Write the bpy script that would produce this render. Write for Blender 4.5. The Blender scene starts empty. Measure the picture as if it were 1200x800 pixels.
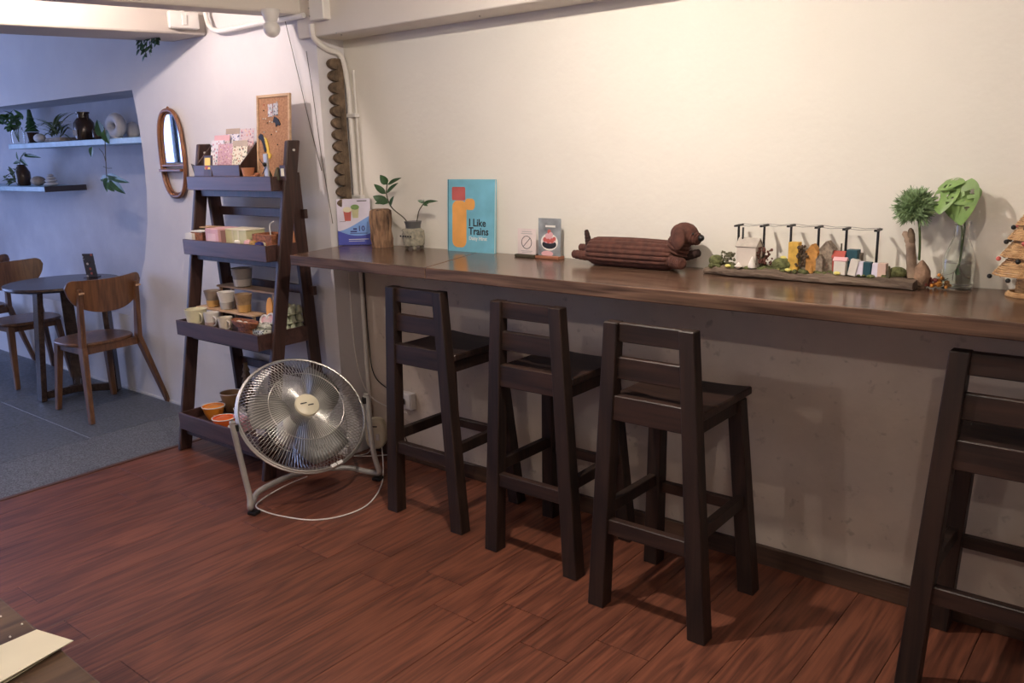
import bpy, bmesh, math, random
from mathutils import Vector, Matrix, Euler
R_ = math.radians
rnd = random.Random(7)
S = bpy.context.scene
COL = S.collection

# ------------------------------------------------------------------ camera
F_PX, YAW, PITCH, ROLL = 988.0, R_(39.22), R_(12.97), R_(1.59)
CAM = Vector((0, 0, 1.55))
_f = Vector((-math.sin(YAW)*math.cos(PITCH), math.cos(YAW)*math.cos(PITCH), -math.sin(PITCH)))
_r = Vector((math.cos(YAW), math.sin(YAW), 0))
_d = _f.cross(_r)
C_R = _r*math.cos(ROLL) + _d*math.sin(ROLL)
C_D = -_r*math.sin(ROLL) + _d*math.cos(ROLL)
C_F = _f
cam_d = bpy.data.cameras.new('camera')
cam_d.sensor_width = 36; cam_d.lens = F_PX/1200*36; cam_d.clip_start = .02
cam = bpy.data.objects.new('camera', cam_d); COL.objects.link(cam)
mw = Matrix.Identity(4)
for i in range(3):
    mw[i][0] = C_R[i]; mw[i][1] = -C_D[i]; mw[i][2] = -C_F[i]; mw[i][3] = CAM[i]
cam.matrix_world = mw
S.camera = cam
def ray(px, py): return C_R*((px-600)/F_PX) + C_D*((py-400)/F_PX) + C_F
def atz(px, py, z):
    d = ray(px, py); return CAM + d*((z-CAM.z)/d.z)
def aty(px, py, y):
    d = ray(px, py); return CAM + d*(y/d.y)
def atx(px, py, x):
    d = ray(px, py); return CAM + d*(x/d.x)

# ------------------------------------------------------------------ world, lights, exposure
S.view_settings.view_transform = 'Standard'; S.view_settings.look = 'None'
S.view_settings.exposure = 0.35; S.view_settings.gamma = 1
S.view_settings.use_curve_mapping = False
wd = bpy.data.worlds.new('world'); S.world = wd; wd.use_nodes = True
bg = wd.node_tree.nodes['Background']; bg.inputs[0].default_value = (.45, .62, 1, 1); bg.inputs[1].default_value = .9
LAMPS = [((-3.88, 1.62, 2.37), (1, .84, .79), 33, 'round ceiling lamp between the two boxed beams'),
         ((-1.55, 1.75, 2.27), (1, .875, .765), 88, 'round ceiling lamp above the three bar stools'),
         ((-.60, 1.66, 2.27), (1, .865, .73), 24, 'round ceiling lamp above the lone bar stool'),
         ((-2.3, -.7, 2.42), (1, .85, .76), 24, 'added fill lamp on the ceiling behind the view, window side'),  # unseen fill lamps added to lift the wall under the counter
         ((.4, -.7, 2.42), (1, .85, .76), 26, 'added fill lamp on the ceiling behind the view, far from the window')]
dl = bpy.data.lights.new('daylight', 'AREA'); dl.shape = 'RECTANGLE'; dl.size = 1.8; dl.size_y = 3.7
dl.color = (.36, .48, 1); dl.energy = 82
dlo = bpy.data.objects.new('daylight', dl); COL.objects.link(dlo)
dlo.location = (-9.2, .1, 1.45); dlo.rotation_euler = (0, R_(-90), 0)

# ------------------------------------------------------------------ mesh helpers
class MB:
    def __init__(s): s.v = []; s.f = []
    def add(s, vs, fs, M=None):
        b = len(s.v)
        s.v += [(M @ Vector(v)) if M is not None else Vector(v) for v in vs]
        s.f += [tuple(i+b for i in f) for f in fs]; return s
    def box(s, c, sz, M=None, rz=0):
        x, y, z = sz[0]/2, sz[1]/2, sz[2]/2; c = Vector(c)
        rot = Matrix.Rotation(rz, 3, 'Z')
        vs = [c + rot @ Vector((a*x, b*y, d*z)) for d in (-1, 1) for a, b in ((-1,-1),(1,-1),(1,1),(-1,1))]
        return s.add(vs, [(3,2,1,0),(4,5,6,7),(0,1,5,4),(1,2,6,5),(2,3,7,6),(3,0,4,7)], M)
    def bx(s, x0, x1, y0, y1, z0, z1, M=None):
        return s.box(((x0+x1)/2, (y0+y1)/2, (z0+z1)/2), (x1-x0, y1-y0, z1-z0), M)
    def beam(s, p0, p1, w, h, side=(1,0,0), w1=None, h1=None, flat=False):
        p0 = Vector(p0); p1 = Vector(p1); d = (p1-p0).normalized(); sd = Vector(side)
        sd = (sd - d*sd.dot(d)).normalized(); o = d.cross(sd)
        vs = []
        for p, ww, hh in ((p0, w, h), (p1, w1 or w, h1 or h)):
            for a, b in ((-1,-1),(1,-1),(1,1),(-1,1)):
                q = p + sd*a*ww/2 + o*b*hh/2
                if flat: q.z = p.z
                vs.append(q)
        return s.add(vs, [(3,2,1,0),(4,5,6,7),(0,1,5,4),(1,2,6,5),(2,3,7,6),(3,0,4,7)])
    def tube(s, pts, r, n=8, closed=False, caps=True):
        pts = [Vector(p) for p in pts]; m = len(pts)
        rr = r if isinstance(r, (list, tuple)) else [r]*m
        ref = None; vs = []
        for i in range(m):
            if closed: t = pts[(i+1) % m]-pts[i-1]
            else: t = pts[min(i+1, m-1)]-pts[max(i-1, 0)]
            t.normalize()
            if ref is None:
                ref = Vector((0,0,1)) if abs(t.z) < .9 else Vector((1,0,0))
            a = (ref - t*ref.dot(t)).normalized(); b = t.cross(a); ref = a
            vs += [pts[i] + (a*math.cos(2*math.pi*k/n) + b*math.sin(2*math.pi*k/n))*rr[i] for k in range(n)]
        fs = []
        for i in range(m if closed else m-1):
            j = (i+1) % m
            fs += [(i*n+k, i*n+(k+1) % n, j*n+(k+1) % n, j*n+k) for k in range(n)]
        if caps and not closed: fs += [tuple(range(n))[::-1], tuple((m-1)*n+k for k in range(n))]
        return s.add(vs, fs)
    def lathe(s, prof, n=24, M=None, wob=None):
        vs = []; fs = []
        for i, (r, z) in enumerate(prof):
            for k in range(n):
                a = 2*math.pi*k/n; q = r*(wob(a, z) if wob else 1)
                vs.append((q*math.cos(a), q*math.sin(a), z))
        for i in range(len(prof)-1):
            fs += [(i*n+k, i*n+(k+1) % n, (i+1)*n+(k+1) % n, (i+1)*n+k) for k in range(n)]
        if prof[0][0] > 1e-5: fs.append(tuple(range(n))[::-1])
        if prof[-1][0] > 1e-5: fs.append(tuple((len(prof)-1)*n+k for k in range(n)))
        return s.add(vs, fs, M)
    def prism(s, poly, h, M=None, h0=0):
        n = len(poly)
        vs = [(x, y, h0) for x, y in poly] + [(x, y, h0+h) for x, y in poly]
        return s.add(vs, [tuple(range(n))[::-1], tuple(range(n, 2*n))] + [(i, (i+1) % n, n+(i+1) % n, n+i) for i in range(n)], M)
    def ball(s, c, r, n=14, m=9, M=None, f=None):
        c = Vector(c); r = r if isinstance(r, (tuple, list)) else (r, r, r)
        vs = []; fs = []
        for i in range(m+1):
            p = math.pi*i/m
            for k in range(n):
                a = 2*math.pi*k/n
                q = Vector((math.sin(p)*math.cos(a), math.sin(p)*math.sin(a), -math.cos(p)))
                g = f(q) if f else 1
                vs.append(c + Vector((q.x*r[0], q.y*r[1], q.z*r[2]))*g)
        for i in range(m):
            fs += [(i*n+k, i*n+(k+1) % n, (i+1)*n+(k+1) % n, (i+1)*n+k) for k in range(n)]
        return s.add(vs, fs, M)
    def leaf(s, p, d, nrm, L, W, curl=.15, th=.0006, shape=1.0):
        p = Vector(p); d = Vector(d).normalized(); nrm = Vector(nrm); nrm = (nrm - d*nrm.dot(d)).normalized(); sd = d.cross(nrm)
        K = 7; vs = []; fs = []
        for i in range(K):
            t = i/(K-1); w = W/2*math.sin(math.pi*min(1, t**(.75*shape)))**.8 if 0 < i < K-1 else .0008
            q = p + d*L*t - nrm*curl*L*t*t
            vs += [q - sd*w + nrm*w*.25, q, q + sd*w + nrm*w*.25]
        for i in range(K-1):
            for j in (0, 1): fs.append((i*3+j, i*3+j+1, i*3+3+j+1, i*3+3+j))
        return s.add(vs, fs)
    def build(s, name, m, parent=None, bevel=0, smooth=False, loc=None, local=False, seg=1, merge=True):
        """mesh object; vertices are authored in world space and moved to parent's origin unless local"""
        me = bpy.data.meshes.new(name)
        if loc is not None: o_ = Vector(loc)
        elif parent is not None and not local: o_ = root_loc(parent)
        else: o_ = Vector((0,0,0))
        me.from_pydata([tuple(v-o_) for v in s.v], [], s.f)
        if merge:
            b = bmesh.new(); b.from_mesh(me)
            bmesh.ops.remove_doubles(b, verts=b.verts, dist=1e-6)
            bmesh.ops.recalc_face_normals(b, faces=b.faces)
            b.to_mesh(me); b.free()
        me.materials.append(m)
        if smooth:
            me.polygons.foreach_set('use_smooth', [True]*len(me.polygons))
            me.set_sharp_from_angle(angle=R_(38))
        o = bpy.data.objects.new(name, me); COL.objects.link(o)
        if parent is not None: o.parent = parent
        elif loc is not None: o.location = loc
        if bevel:
            md = o.modifiers.new('bevel', 'BEVEL'); md.width = bevel; md.segments = seg; md.limit_method = 'ANGLE'
        return o
def root_loc(o):
    t = Vector((0,0,0))
    while o is not None: t += o.location; o = o.parent
    return t
def frame(o, x, y, z=None):
    x = Vector(x).normalized(); y = Vector(y); y = (y - x*y.dot(x)).normalized(); zz = x.cross(y)
    M = Matrix.Identity(4)
    for i in range(3): M[i][0] = x[i]; M[i][1] = y[i]; M[i][2] = zz[i]; M[i][3] = o[i]
    return M
def tag(o, label, cat, group=None):
    o['label'] = label; o['category'] = cat
    if group: o['group'] = group
    return o
def thing(name, label, cat, loc, group=None):
    o = bpy.data.objects.new(name, None); o.empty_display_size = .05; COL.objects.link(o); o.location = loc
    return tag(o, label, cat, group)
def struct(o): o['kind'] = 'structure'; return o
def dup(root, loc, rz=0, label=None):
    r = root.copy(); COL.objects.link(r); r.location = loc; r.rotation_euler = (0,0,rz)
    if label: r['label'] = label
    for ch in list(root.children):
        c = ch.copy(); COL.objects.link(c); c.parent = r
        for g in list(ch.children):
            d = g.copy(); COL.objects.link(d); d.parent = c
    return r
def text(body, size, M, m, parent, name='lettering', align='LEFT', depth=.0004, bold=0):
    cu = bpy.data.curves.new('t', 'FONT'); cu.body = body; cu.size = size; cu.extrude = depth; cu.align_x = align; cu.offset = bold; cu.resolution_u = 2
    to = bpy.data.objects.new('t', cu); COL.objects.link(to)
    dg = bpy.context.evaluated_depsgraph_get(); me = bpy.data.meshes.new_from_object(to.evaluated_get(dg))
    vs = [v.co.copy() for v in me.vertices]; fs = [tuple(p.vertices) for p in me.polygons]
    bpy.data.objects.remove(to); bpy.data.curves.remove(cu); bpy.data.meshes.remove(me)
    return MB().add(vs, fs, M).build(name, m, parent, merge=False)

# ------------------------------------------------------------------ materials
def nmat(name):
    m = bpy.data.materials.new(name); m.use_nodes = True; nt = m.node_tree
    return m, nt, nt.nodes['Principled BSDF']
def mat(name, c, rough=.5, metal=0, var=.12, sc=9, st=(1,1,1), bump=0, c2=None, detail=4, coat=0, rand=0, trans=0, ior=1.45, alpha=1, bsc=None, spec=None):
    m, nt, b = nmat(name); N = nt.nodes; L = nt.links
    tc = N.new('ShaderNodeTexCoord'); mp = N.new('ShaderNodeMapping'); mp.inputs['Scale'].default_value = st
    src = tc.outputs['Object']
    if rand:
        oi = N.new('ShaderNodeObjectInfo'); va = N.new('ShaderNodeVectorMath'); va.operation = 'MULTIPLY_ADD'
        cx = N.new('ShaderNodeCombineXYZ')
        for k in range(3): L.new(oi.outputs['Random'], cx.inputs[k])
        va.inputs[1].default_value = (37, 53, 19); L.new(cx.outputs[0], va.inputs[0]); L.new(src, va.inputs[2]); src = va.outputs[0]
    L.new(src, mp.inputs['Vector'])
    nz = N.new('ShaderNodeTexNoise'); nz.inputs['Scale'].default_value = sc; nz.inputs['Detail'].default_value = detail
    L.new(mp.outputs[0], nz.inputs['Vector'])
    rp = N.new('ShaderNodeValToRGB'); e = rp.color_ramp.elements
    lo = c2 if c2 else tuple(x*(1-var) for x in c); hi = c if c2 else tuple(min(1, x*(1+var)) for x in c)
    e[0].position = .32; e[1].position = .68; e[0].color = (*lo, 1); e[1].color = (*hi, 1)
    L.new(nz.outputs['Fac'], rp.inputs['Fac']); out = rp.outputs['Color']
    if rand:
        hv = N.new('ShaderNodeHueSaturation'); mr = N.new('ShaderNodeMapRange'); mr.inputs['To Min'].default_value = 1-rand; mr.inputs['To Max'].default_value = 1+rand
        L.new(oi.outputs['Random'], mr.inputs['Value']); L.new(mr.outputs[0], hv.inputs['Value']); L.new(out, hv.inputs['Color']); out = hv.outputs[0]
    L.new(out, b.inputs['Base Color'])
    b.inputs['Roughness'].default_value = rough; b.inputs['Metallic'].default_value = metal
    b.inputs['Coat Weight'].default_value = coat; b.inputs['Coat Roughness'].default_value = .12
    b.inputs['Transmission Weight'].default_value = trans; b.inputs['IOR'].default_value = ior
    if spec is not None: b.inputs['Specular IOR Level'].default_value = spec
    if bump:
        n2 = N.new('ShaderNodeTexNoise'); n2.inputs['Scale'].default_value = bsc or sc*3; n2.inputs['Detail'].default_value = 5
        L.new(mp.outputs[0], n2.inputs['Vector'])
        bp = N.new('ShaderNodeBump'); bp.inputs['Strength'].default_value = bump; bp.inputs['Distance'].default_value = .01
        L.new(n2.outputs['Fac'], bp.inputs['Height']); L.new(bp.outputs[0], b.inputs['Normal'])
    return m
def emis(name, c, s):
    m = bpy.data.materials.new(name); m.use_nodes = True; nt = m.node_tree; nt.nodes.clear()
    e = nt.nodes.new('ShaderNodeEmission'); o = nt.nodes.new('ShaderNodeOutputMaterial')
    e.inputs[0].default_value = (*c, 1); e.inputs[1].default_value = s; nt.links.new(e.outputs[0], o.inputs[0]); return m
def printed(name, base, cols, sc=60, amt=.38, rough=.5):
    """flat colour print: scattered coloured dots over a base colour"""
    m, nt, b = nmat(name); N = nt.nodes; L = nt.links
    tc = N.new('ShaderNodeTexCoord'); vo = N.new('ShaderNodeTexVoronoi'); vo.inputs['Scale'].default_value = sc
    L.new(tc.outputs['Object'], vo.inputs['Vector'])
    lt = N.new('ShaderNodeMath'); lt.operation = 'LESS_THAN'; lt.inputs[1].default_value = amt; L.new(vo.outputs['Distance'], lt.inputs[0])
    sp = N.new('ShaderNodeSeparateColor'); L.new(vo.outputs['Color'], sp.inputs[0])
    rp = N.new('ShaderNodeValToRGB'); rp.color_ramp.interpolation = 'CONSTANT'; e = rp.color_ramp.elements
    while len(e) < len(cols): e.new(.5)
    for i, c in enumerate(cols): e[i].position = i/len(cols); e[i].color = (*c, 1)
    L.new(sp.outputs[0], rp.inputs[0])
    mx = N.new('ShaderNodeMix'); mx.data_type = 'RGBA'; mx.inputs[6].default_value = (*base, 1)
    L.new(lt.outputs[0], mx.inputs[0]); L.new(rp.outputs[0], mx.inputs[7]); L.new(mx.outputs[2], b.inputs['Base Color'])
    b.inputs['Roughness'].default_value = rough; return m
def plaster(name, c, c2, rough=.9, bump=.25, spots=None):
    m, nt, b = nmat(name); N = nt.nodes; L = nt.links
    tc = N.new('ShaderNodeTexCoord')
    n1 = N.new('ShaderNodeTexNoise'); n1.inputs['Scale'].default_value = 2.6; n1.inputs['Detail'].default_value = 6; n1.inputs['Roughness'].default_value = .6
    L.new(tc.outputs['Object'], n1.inputs['Vector'])
    rp = N.new('ShaderNodeValToRGB'); rp.color_ramp.elements[0].position = .35; rp.color_ramp.elements[1].position = .65
    rp.color_ramp.elements[0].color = (*c2, 1); rp.color_ramp.elements[1].color = (*c, 1); L.new(n1.outputs[0], rp.inputs[0]); out = rp.outputs[0]
    if spots:
        n3 = N.new('ShaderNodeTexNoise'); n3.inputs['Scale'].default_value = 26; n3.inputs['Detail'].default_value = 3
        L.new(tc.outputs['Object'], n3.inputs['Vector'])
        r3 = N.new('ShaderNodeValToRGB'); r3.color_ramp.elements[0].position = .26; r3.color_ramp.elements[1].position = .36
        L.new(n3.outputs[0], r3.inputs[0])
        mx = N.new('ShaderNodeMix'); mx.data_type = 'RGBA'; mx.inputs[6].default_value = (*spots, 1)
        L.new(r3.outputs[0], mx.inputs[0]); L.new(out, mx.inputs[7]); out = mx.outputs[2]
    L.new(out, b.inputs['Base Color']); b.inputs['Roughness'].default_value = rough
    n2 = N.new('ShaderNodeTexNoise'); n2.inputs['Scale'].default_value = 38; n2.inputs['Detail'].default_value = 4
    L.new(tc.outputs['Object'], n2.inputs['Vector'])
    bp = N.new('ShaderNodeBump'); bp.inputs['Strength'].default_value = bump; bp.inputs['Distance'].default_value = .006
    L.new(n2.outputs[0], bp.inputs['Height']); L.new(bp.outputs[0], b.inputs['Normal']); return m
def wood(name, c, c2, axis=1, rough=.45, rand=0, fine=1.0, coat=0, bump=.08, rings=6.0):
    """long-grain wood; axis = grain direction"""
    m, nt, b = nmat(name); N = nt.nodes; L = nt.links
    tc = N.new('ShaderNodeTexCoord'); src = tc.outputs['Object']
    oi = N.new('ShaderNodeObjectInfo'); cx = N.new('ShaderNodeCombineXYZ')
    for k in range(3): L.new(oi.outputs['Random'], cx.inputs[k])
    va = N.new('ShaderNodeVectorMath'); va.operation = 'MULTIPLY_ADD'; va.inputs[1].default_value = (17, 31, 23)
    L.new(cx.outputs[0], va.inputs[0]); L.new(src, va.inputs[2])
    mp = N.new('ShaderNodeMapping'); s = [9*fine]*3; s[axis] = .9*fine; mp.inputs['Scale'].default_value = s; L.new(va.outputs[0], mp.inputs[0])
    n0 = N.new('ShaderNodeTexNoise'); n0.inputs['Scale'].default_value = 1; n0.inputs['Detail'].default_value = 2; L.new(mp.outputs[0], n0.inputs['Vector'])
    mu = N.new('ShaderNodeMath'); mu.operation = 'MULTIPLY'; mu.inputs[1].default_value = rings; L.new(n0.outputs[0], mu.inputs[0])
    fr = N.new('ShaderNodeMath'); fr.operation = 'PINGPONG'; fr.inputs[1].default_value = .5; L.new(mu.outputs[0], fr.inputs[0])
    mp2 = N.new('ShaderNodeMapping'); s2 = [95*fine]*3; s2[axis] = 3.2*fine; mp2.inputs['Scale'].default_value = s2; L.new(va.outputs[0], mp2.inputs[0])
    n2 = N.new('ShaderNodeTexNoise'); n2.inputs['Scale'].default_value = 1; n2.inputs['Detail'].default_value = 5; L.new(mp2.outputs[0], n2.inputs['Vector'])
    ad = N.new('ShaderNodeMath'); ad.operation = 'MULTIPLY_ADD'; ad.inputs[1].default_value = .75; L.new(fr.outputs[0], ad.inputs[0]); L.new(n2.outputs[0], ad.inputs[2])
    rp = N.new('ShaderNodeValToRGB'); rp.color_ramp.elements[0].position = .42; rp.color_ramp.elements[1].position = .92
    rp.color_ramp.elements[0].color = (*c2, 1); rp.color_ramp.elements[1].color = (*c, 1); L.new(ad.outputs[0], rp.inputs[0]); out = rp.outputs[0]
    if rand:
        hv = N.new('ShaderNodeHueSaturation'); mr = N.new('ShaderNodeMapRange'); mr.inputs['To Min'].default_value = 1-rand; mr.inputs['To Max'].default_value = 1+rand
        L.new(oi.outputs['Random'], mr.inputs['Value']); L.new(mr.outputs[0], hv.inputs['Value']); L.new(out, hv.inputs['Color']); out = hv.outputs[0]
    L.new(out, b.inputs['Base Color']); b.inputs['Roughness'].default_value = rough; b.inputs['Coat Weight'].default_value = coat; b.inputs['Coat Roughness'].default_value = .15
    bp = N.new('ShaderNodeBump'); bp.inputs['Strength'].default_value = bump; bp.inputs['Distance'].default_value = .004
    L.new(n2.outputs[0], bp.inputs['Height']); L.new(bp.outputs[0], b.inputs['Normal']); return m

m_wall = plaster('wall_cream', (.80, .77, .69), (.77, .74, .66), bump=.22)
m_low = plaster('plaster_grey', (.62, .54, .45), (.51, .44, .37), bump=.3, spots=(.42, .36, .30))
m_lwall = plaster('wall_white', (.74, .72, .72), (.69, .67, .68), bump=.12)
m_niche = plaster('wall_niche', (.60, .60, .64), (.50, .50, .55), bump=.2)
m_ceil = plaster('ceiling_paint', (.76, .72, .65), (.74, .70, .63), bump=.05)
m_beam = plaster('beam_paint', (.72, .67, .60), (.70, .65, .58), bump=.06)
m_beam2 = plaster('beam_paint_dimmed', (.50, .46, .42), (.48, .44, .40), bump=.06)  # beam paint darkened against the glare of the close lamp
m_base = wood('baseboard_wood', (.085, .045, .028), (.045, .024, .016), axis=0, rough=.5)
m_plank = wood('plank_wood', (.215, .073, .040), (.092, .030, .018), axis=1, rough=.42, rand=.10, fine=1.3, rings=6)
m_sub = mat('subfloor', (.02, .008, .006), .9)
m_tile = mat('tile_slate', (.105, .115, .13), .42, var=.4, sc=60, bump=.15, rand=.08)
m_terr = mat('terrazzo', (.22, .23, .25), .5, c2=(.045, .05, .055), sc=150, detail=2, bump=.1)
m_grout = mat('grout', (.30, .31, .33), .9)
m_stool = wood('stool_wood', (.030, .015, .010), (.009, .005, .004), axis=2, rough=.5)
m_stoolx = wood('stool_wood_rail', (.040, .019, .013), (.012, .007, .006), axis=0, rough=.46)
m_top = wood('counter_wood', (.165, .096, .064), (.050, .028, .020), axis=0, rough=.20, fine=1.1, bump=.05)
m_lad = wood('ladder_wood', (.060, .028, .022), (.028, .014, .012), axis=2, rough=.42)
m_tray = wood('tray_wood', (.085, .042, .036), (.050, .025, .022), axis=0, rough=.38)
m_chair = wood('chair_wood', (.17, .078, .034), (.085, .038, .018), axis=2, rough=.33)
m_table = wood('table_wood', (.060, .036, .027), (.028, .017, .013), axis=0, rough=.25)
m_ntable = wood('near_table_wood', (.14, .085, .05), (.05, .028, .018), axis=1, rough=.4, fine=.8)
m_white = mat('white_plastic', (.78, .76, .72), .35, var=.03)
m_pipe = mat('white_pipe_paint', (.80, .77, .72), .4, var=.05)
m_cream = mat('cream_plastic', (.76, .70, .52), .35, var=.05)
m_black = mat('black_plastic', (.012, .012, .012), .4)
m_chrome = mat('wire_steel', (.50, .485, .45), .36, .85, var=.05)
m_tubeg = mat('grey_painted_tube', (.44, .42, .39), .35, .3, var=.15)
m_blade = mat('fan_blade', (.16, .157, .145), .4, var=.1)
m_bark = mat('bark', (.22, .155, .10), .85, c2=(.065, .045, .03), sc=18, bump=.8)
m_log = mat('log_bark', (.40, .24, .14), .85, c2=(.055, .03, .02), sc=26, st=(1.8, 1.8, .4), bump=1)
m_drift = mat('driftwood', (.23, .17, .125), .85, c2=(.075, .05, .036), sc=9, st=(.5, 5, 5), bump=.9)
m_leaf = mat('leaf_dark', (.032, .085, .028), .35, var=.35, sc=25)
m_leaf2 = mat('leaf_mid', (.10, .22, .07), .4, var=.3, sc=25)
m_leafm = mat('leaf_bright', (.20, .33, .10), .42, var=.25, sc=25)
m_pine = mat('leaf_needle', (.22, .33, .16), .5, var=.4, sc=30)
m_stem = mat('stem', (.10, .16, .05), .5)
m_stemd = mat('stem_dark', (.06, .05, .025), .6)
m_glass = mat('glass', (.96, .98, .96), .02, trans=1, ior=1.45, var=0)
m_water = mat('water', (.92, .95, .90), .0, trans=1, ior=1.33, var=0)
m_paper = mat('paper', (.80, .78, .72), .7, var=.03)
m_paperc = mat('paper_cream', (.80, .74, .56), .7, var=.03)
m_ink = mat('ink', (.02, .02, .025), .6)
m_mirror = mat('mirror_glass', (.72, .78, .84), .02, 1, var=0)
m_brass = mat('mirror_frame_wood', (.20, .085, .04), .35, var=.3)
m_cord = mat('corduroy_brown', (.085, .032, .022), .85, var=.3, sc=40)
m_cordd = mat('corduroy_dark', (.03, .013, .010), .9, var=.3, sc=40)
m_wick = mat('wicker', (.62, .40, .20), .6, c2=(.38, .21, .09), sc=40)
m_terra = mat('terracotta', (.52, .22, .11), .7, var=.2)
def pl(name, c, r=.55, **k): return mat(name, c, r, **k)
m_blue = pl('blue', (.19, .50, .62)); m_orange = pl('orange', (.88, .42, .10)); m_red = pl('red', (.42, .07, .05)); m_navy = pl('navy', (.03, .03, .18))
m_lilac = pl('lilac', (.74, .70, .82)); m_roy = pl('royal_blue', (.07, .09, .46)); m_sky = pl('sky_blue', (.22, .40, .80))
m_pink = pl('pink', (.72, .42, .44)); m_ygrn = pl('yellow_green', (.62, .60, .34)); m_cer = pl('ceramic_white', (.72, .68, .62), .35, var=.08, sc=20)
m_cery = pl('ceramic_cream', (.72, .68, .46), .35); m_cerg = pl('ceramic_grey', (.50, .47, .44), .4, c2=(.30, .28, .26), sc=10)
m_ochre = pl('ochre', (.52, .30, .10), .5, var=.3); m_yel = pl('yellow', (.80, .55, .08)); m_teal = pl('teal', (.02, .075, .10)); m_rose = pl('rose', (.55, .12, .10))
m_moss = pl('moss', (.12, .13, .05), .9, var=.5, sc=60, bump=.6); m_egg = pl('egg_carton', (.62, .66, .48), .85, bump=.3)
m_stone = pl('stone', (.36, .30, .25), .8, var=.3, sc=30, bump=.4); m_pale = pl('pale_stone', (.60, .58, .58), .7, var=.1)
m_cork = pl('cork', (.38, .20, .11), .9, var=.25, sc=120); m_pinew = wood('pine_wood', (.62, .42, .25), (.45, .28, .16), axis=0, rough=.5)
m_amber = pl('dark_bottle', (.045, .025, .015), .15); m_basket = pl('basket', (.30, .11, .05), .7, var=.5, sc=80, bump=.6)
m_shelfw = mat('shelf_daylit', (.30, .46, .56), .35, var=.15, sc=14); m_shelfd = mat('shelf_shaded', (.035, .03, .04), .5)  # daylight blue and the end face's shade put into the shelf colours

# ------------------------------------------------------------------ room shell
WY, LY, CX = 2.832, 2.67, -3.31        # counter wall, left wall plane, pillar side
XL, XR, YF, ZC = -9.0, 2.3, -2.6, 2.52
def quad(name, pts, m, parent=None):
    mb = MB(); mb.add(pts, [tuple(range(len(pts)))]); return mb.build(name, m, parent)
struct(MB().bx(XL-.1, XR+.1, YF-.1, 3.2, ZC, ZC+.08).build('ceiling', m_ceil))
struct(MB().bx(CX-.12, XR+.1, WY, WY+.12, 1.06, ZC).build('wall_back', m_wall))
struct(MB().bx(CX-.12, XR+.1, WY, WY+.12, -.05, 1.06).build('wall_back_lower', m_low))
struct(MB().bx(XR, XR+.1, YF, WY, -.05, ZC).build('wall_right', m_wall))
struct(MB().bx(XL, XR, YF-.1, YF, -.05, ZC).build('wall_front', m_wall))
# left wall with its shallow niche (front plane LY, niche back NB)
NB, ZT, ZB = 3.0, 1.945, .53
crv = [(-5.06, 1.945), (-5.035, 1.80), (-5.02, 1.60), (-5.03, 1.35), (-5.07, 1.15), (-5.16, .92), (-5.29, .72), (-5.45, .53)]
mb = MB()
def strip(a, b): # quad between two 3D edges
    mb.add([a[0], a[1], b[1], b[0]], [(0,1,2,3)])
mb.add([(XL,LY,ZT),(-5.06,LY,ZT),(CX,LY,ZT),(CX,LY,ZC),(XL,LY,ZC)], [(0,1,2,3,4)])
mb.add([(XL,LY,-.05),(CX,LY,-.05),(CX,LY,ZB),(-5.45,LY,ZB),(XL,LY,ZB)], [(0,1,2,3,4)])
for (x0,z0),(x1,z1) in zip(crv[:-1], crv[1:]):
    mb.add([(x0,LY,z0),(x1,LY,z1),(CX,LY,z1),(CX,LY,z0)], [(0,1,2,3)])
mb.add([(CX,LY,-.05),(CX,WY+.02,-.05),(CX,WY+.02,ZC),(CX,LY,ZC)], [(0,1,2,3)])
wl = struct(mb.build('wall_left', m_lwall))
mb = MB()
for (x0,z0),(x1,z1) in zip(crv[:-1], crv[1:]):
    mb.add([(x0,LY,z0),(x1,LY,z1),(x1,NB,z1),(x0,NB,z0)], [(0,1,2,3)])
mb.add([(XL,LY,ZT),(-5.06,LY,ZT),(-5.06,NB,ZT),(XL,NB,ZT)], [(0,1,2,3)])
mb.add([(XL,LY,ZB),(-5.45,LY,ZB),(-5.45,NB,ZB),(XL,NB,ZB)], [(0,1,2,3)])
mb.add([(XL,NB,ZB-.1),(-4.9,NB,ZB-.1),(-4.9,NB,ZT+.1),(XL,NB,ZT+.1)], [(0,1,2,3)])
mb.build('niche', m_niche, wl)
# window wall far left
mb = MB()
mb.bx(XL-.12, XL, YF, 3.1, -.05, .55); mb.bx(XL-.12, XL, YF, 3.1, 2.35, ZC)
mb.bx(XL-.12, XL, YF, -1.7, .55, 2.35); mb.bx(XL-.12, XL, 1.9, 3.1, .55, 2.35)
struct(mb.build('wall_window_side', m_lwall))
wn = bpy.data.objects.new('window_1', None); COL.objects.link(wn); wn.location = (XL-.06, .1, .55); struct(wn)
for y in (-1.7, -.8, .1, 1.0, 1.9): MB().bx(XL-.09, XL-.03, y-.025, y+.025, .55, 2.35).build('mullion', m_black, wn)
for z in (.57, 2.33): MB().bx(XL-.09, XL-.03, -1.7, 1.9, z-.02, z+.02).build('frame_rail', m_black, wn)
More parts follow.
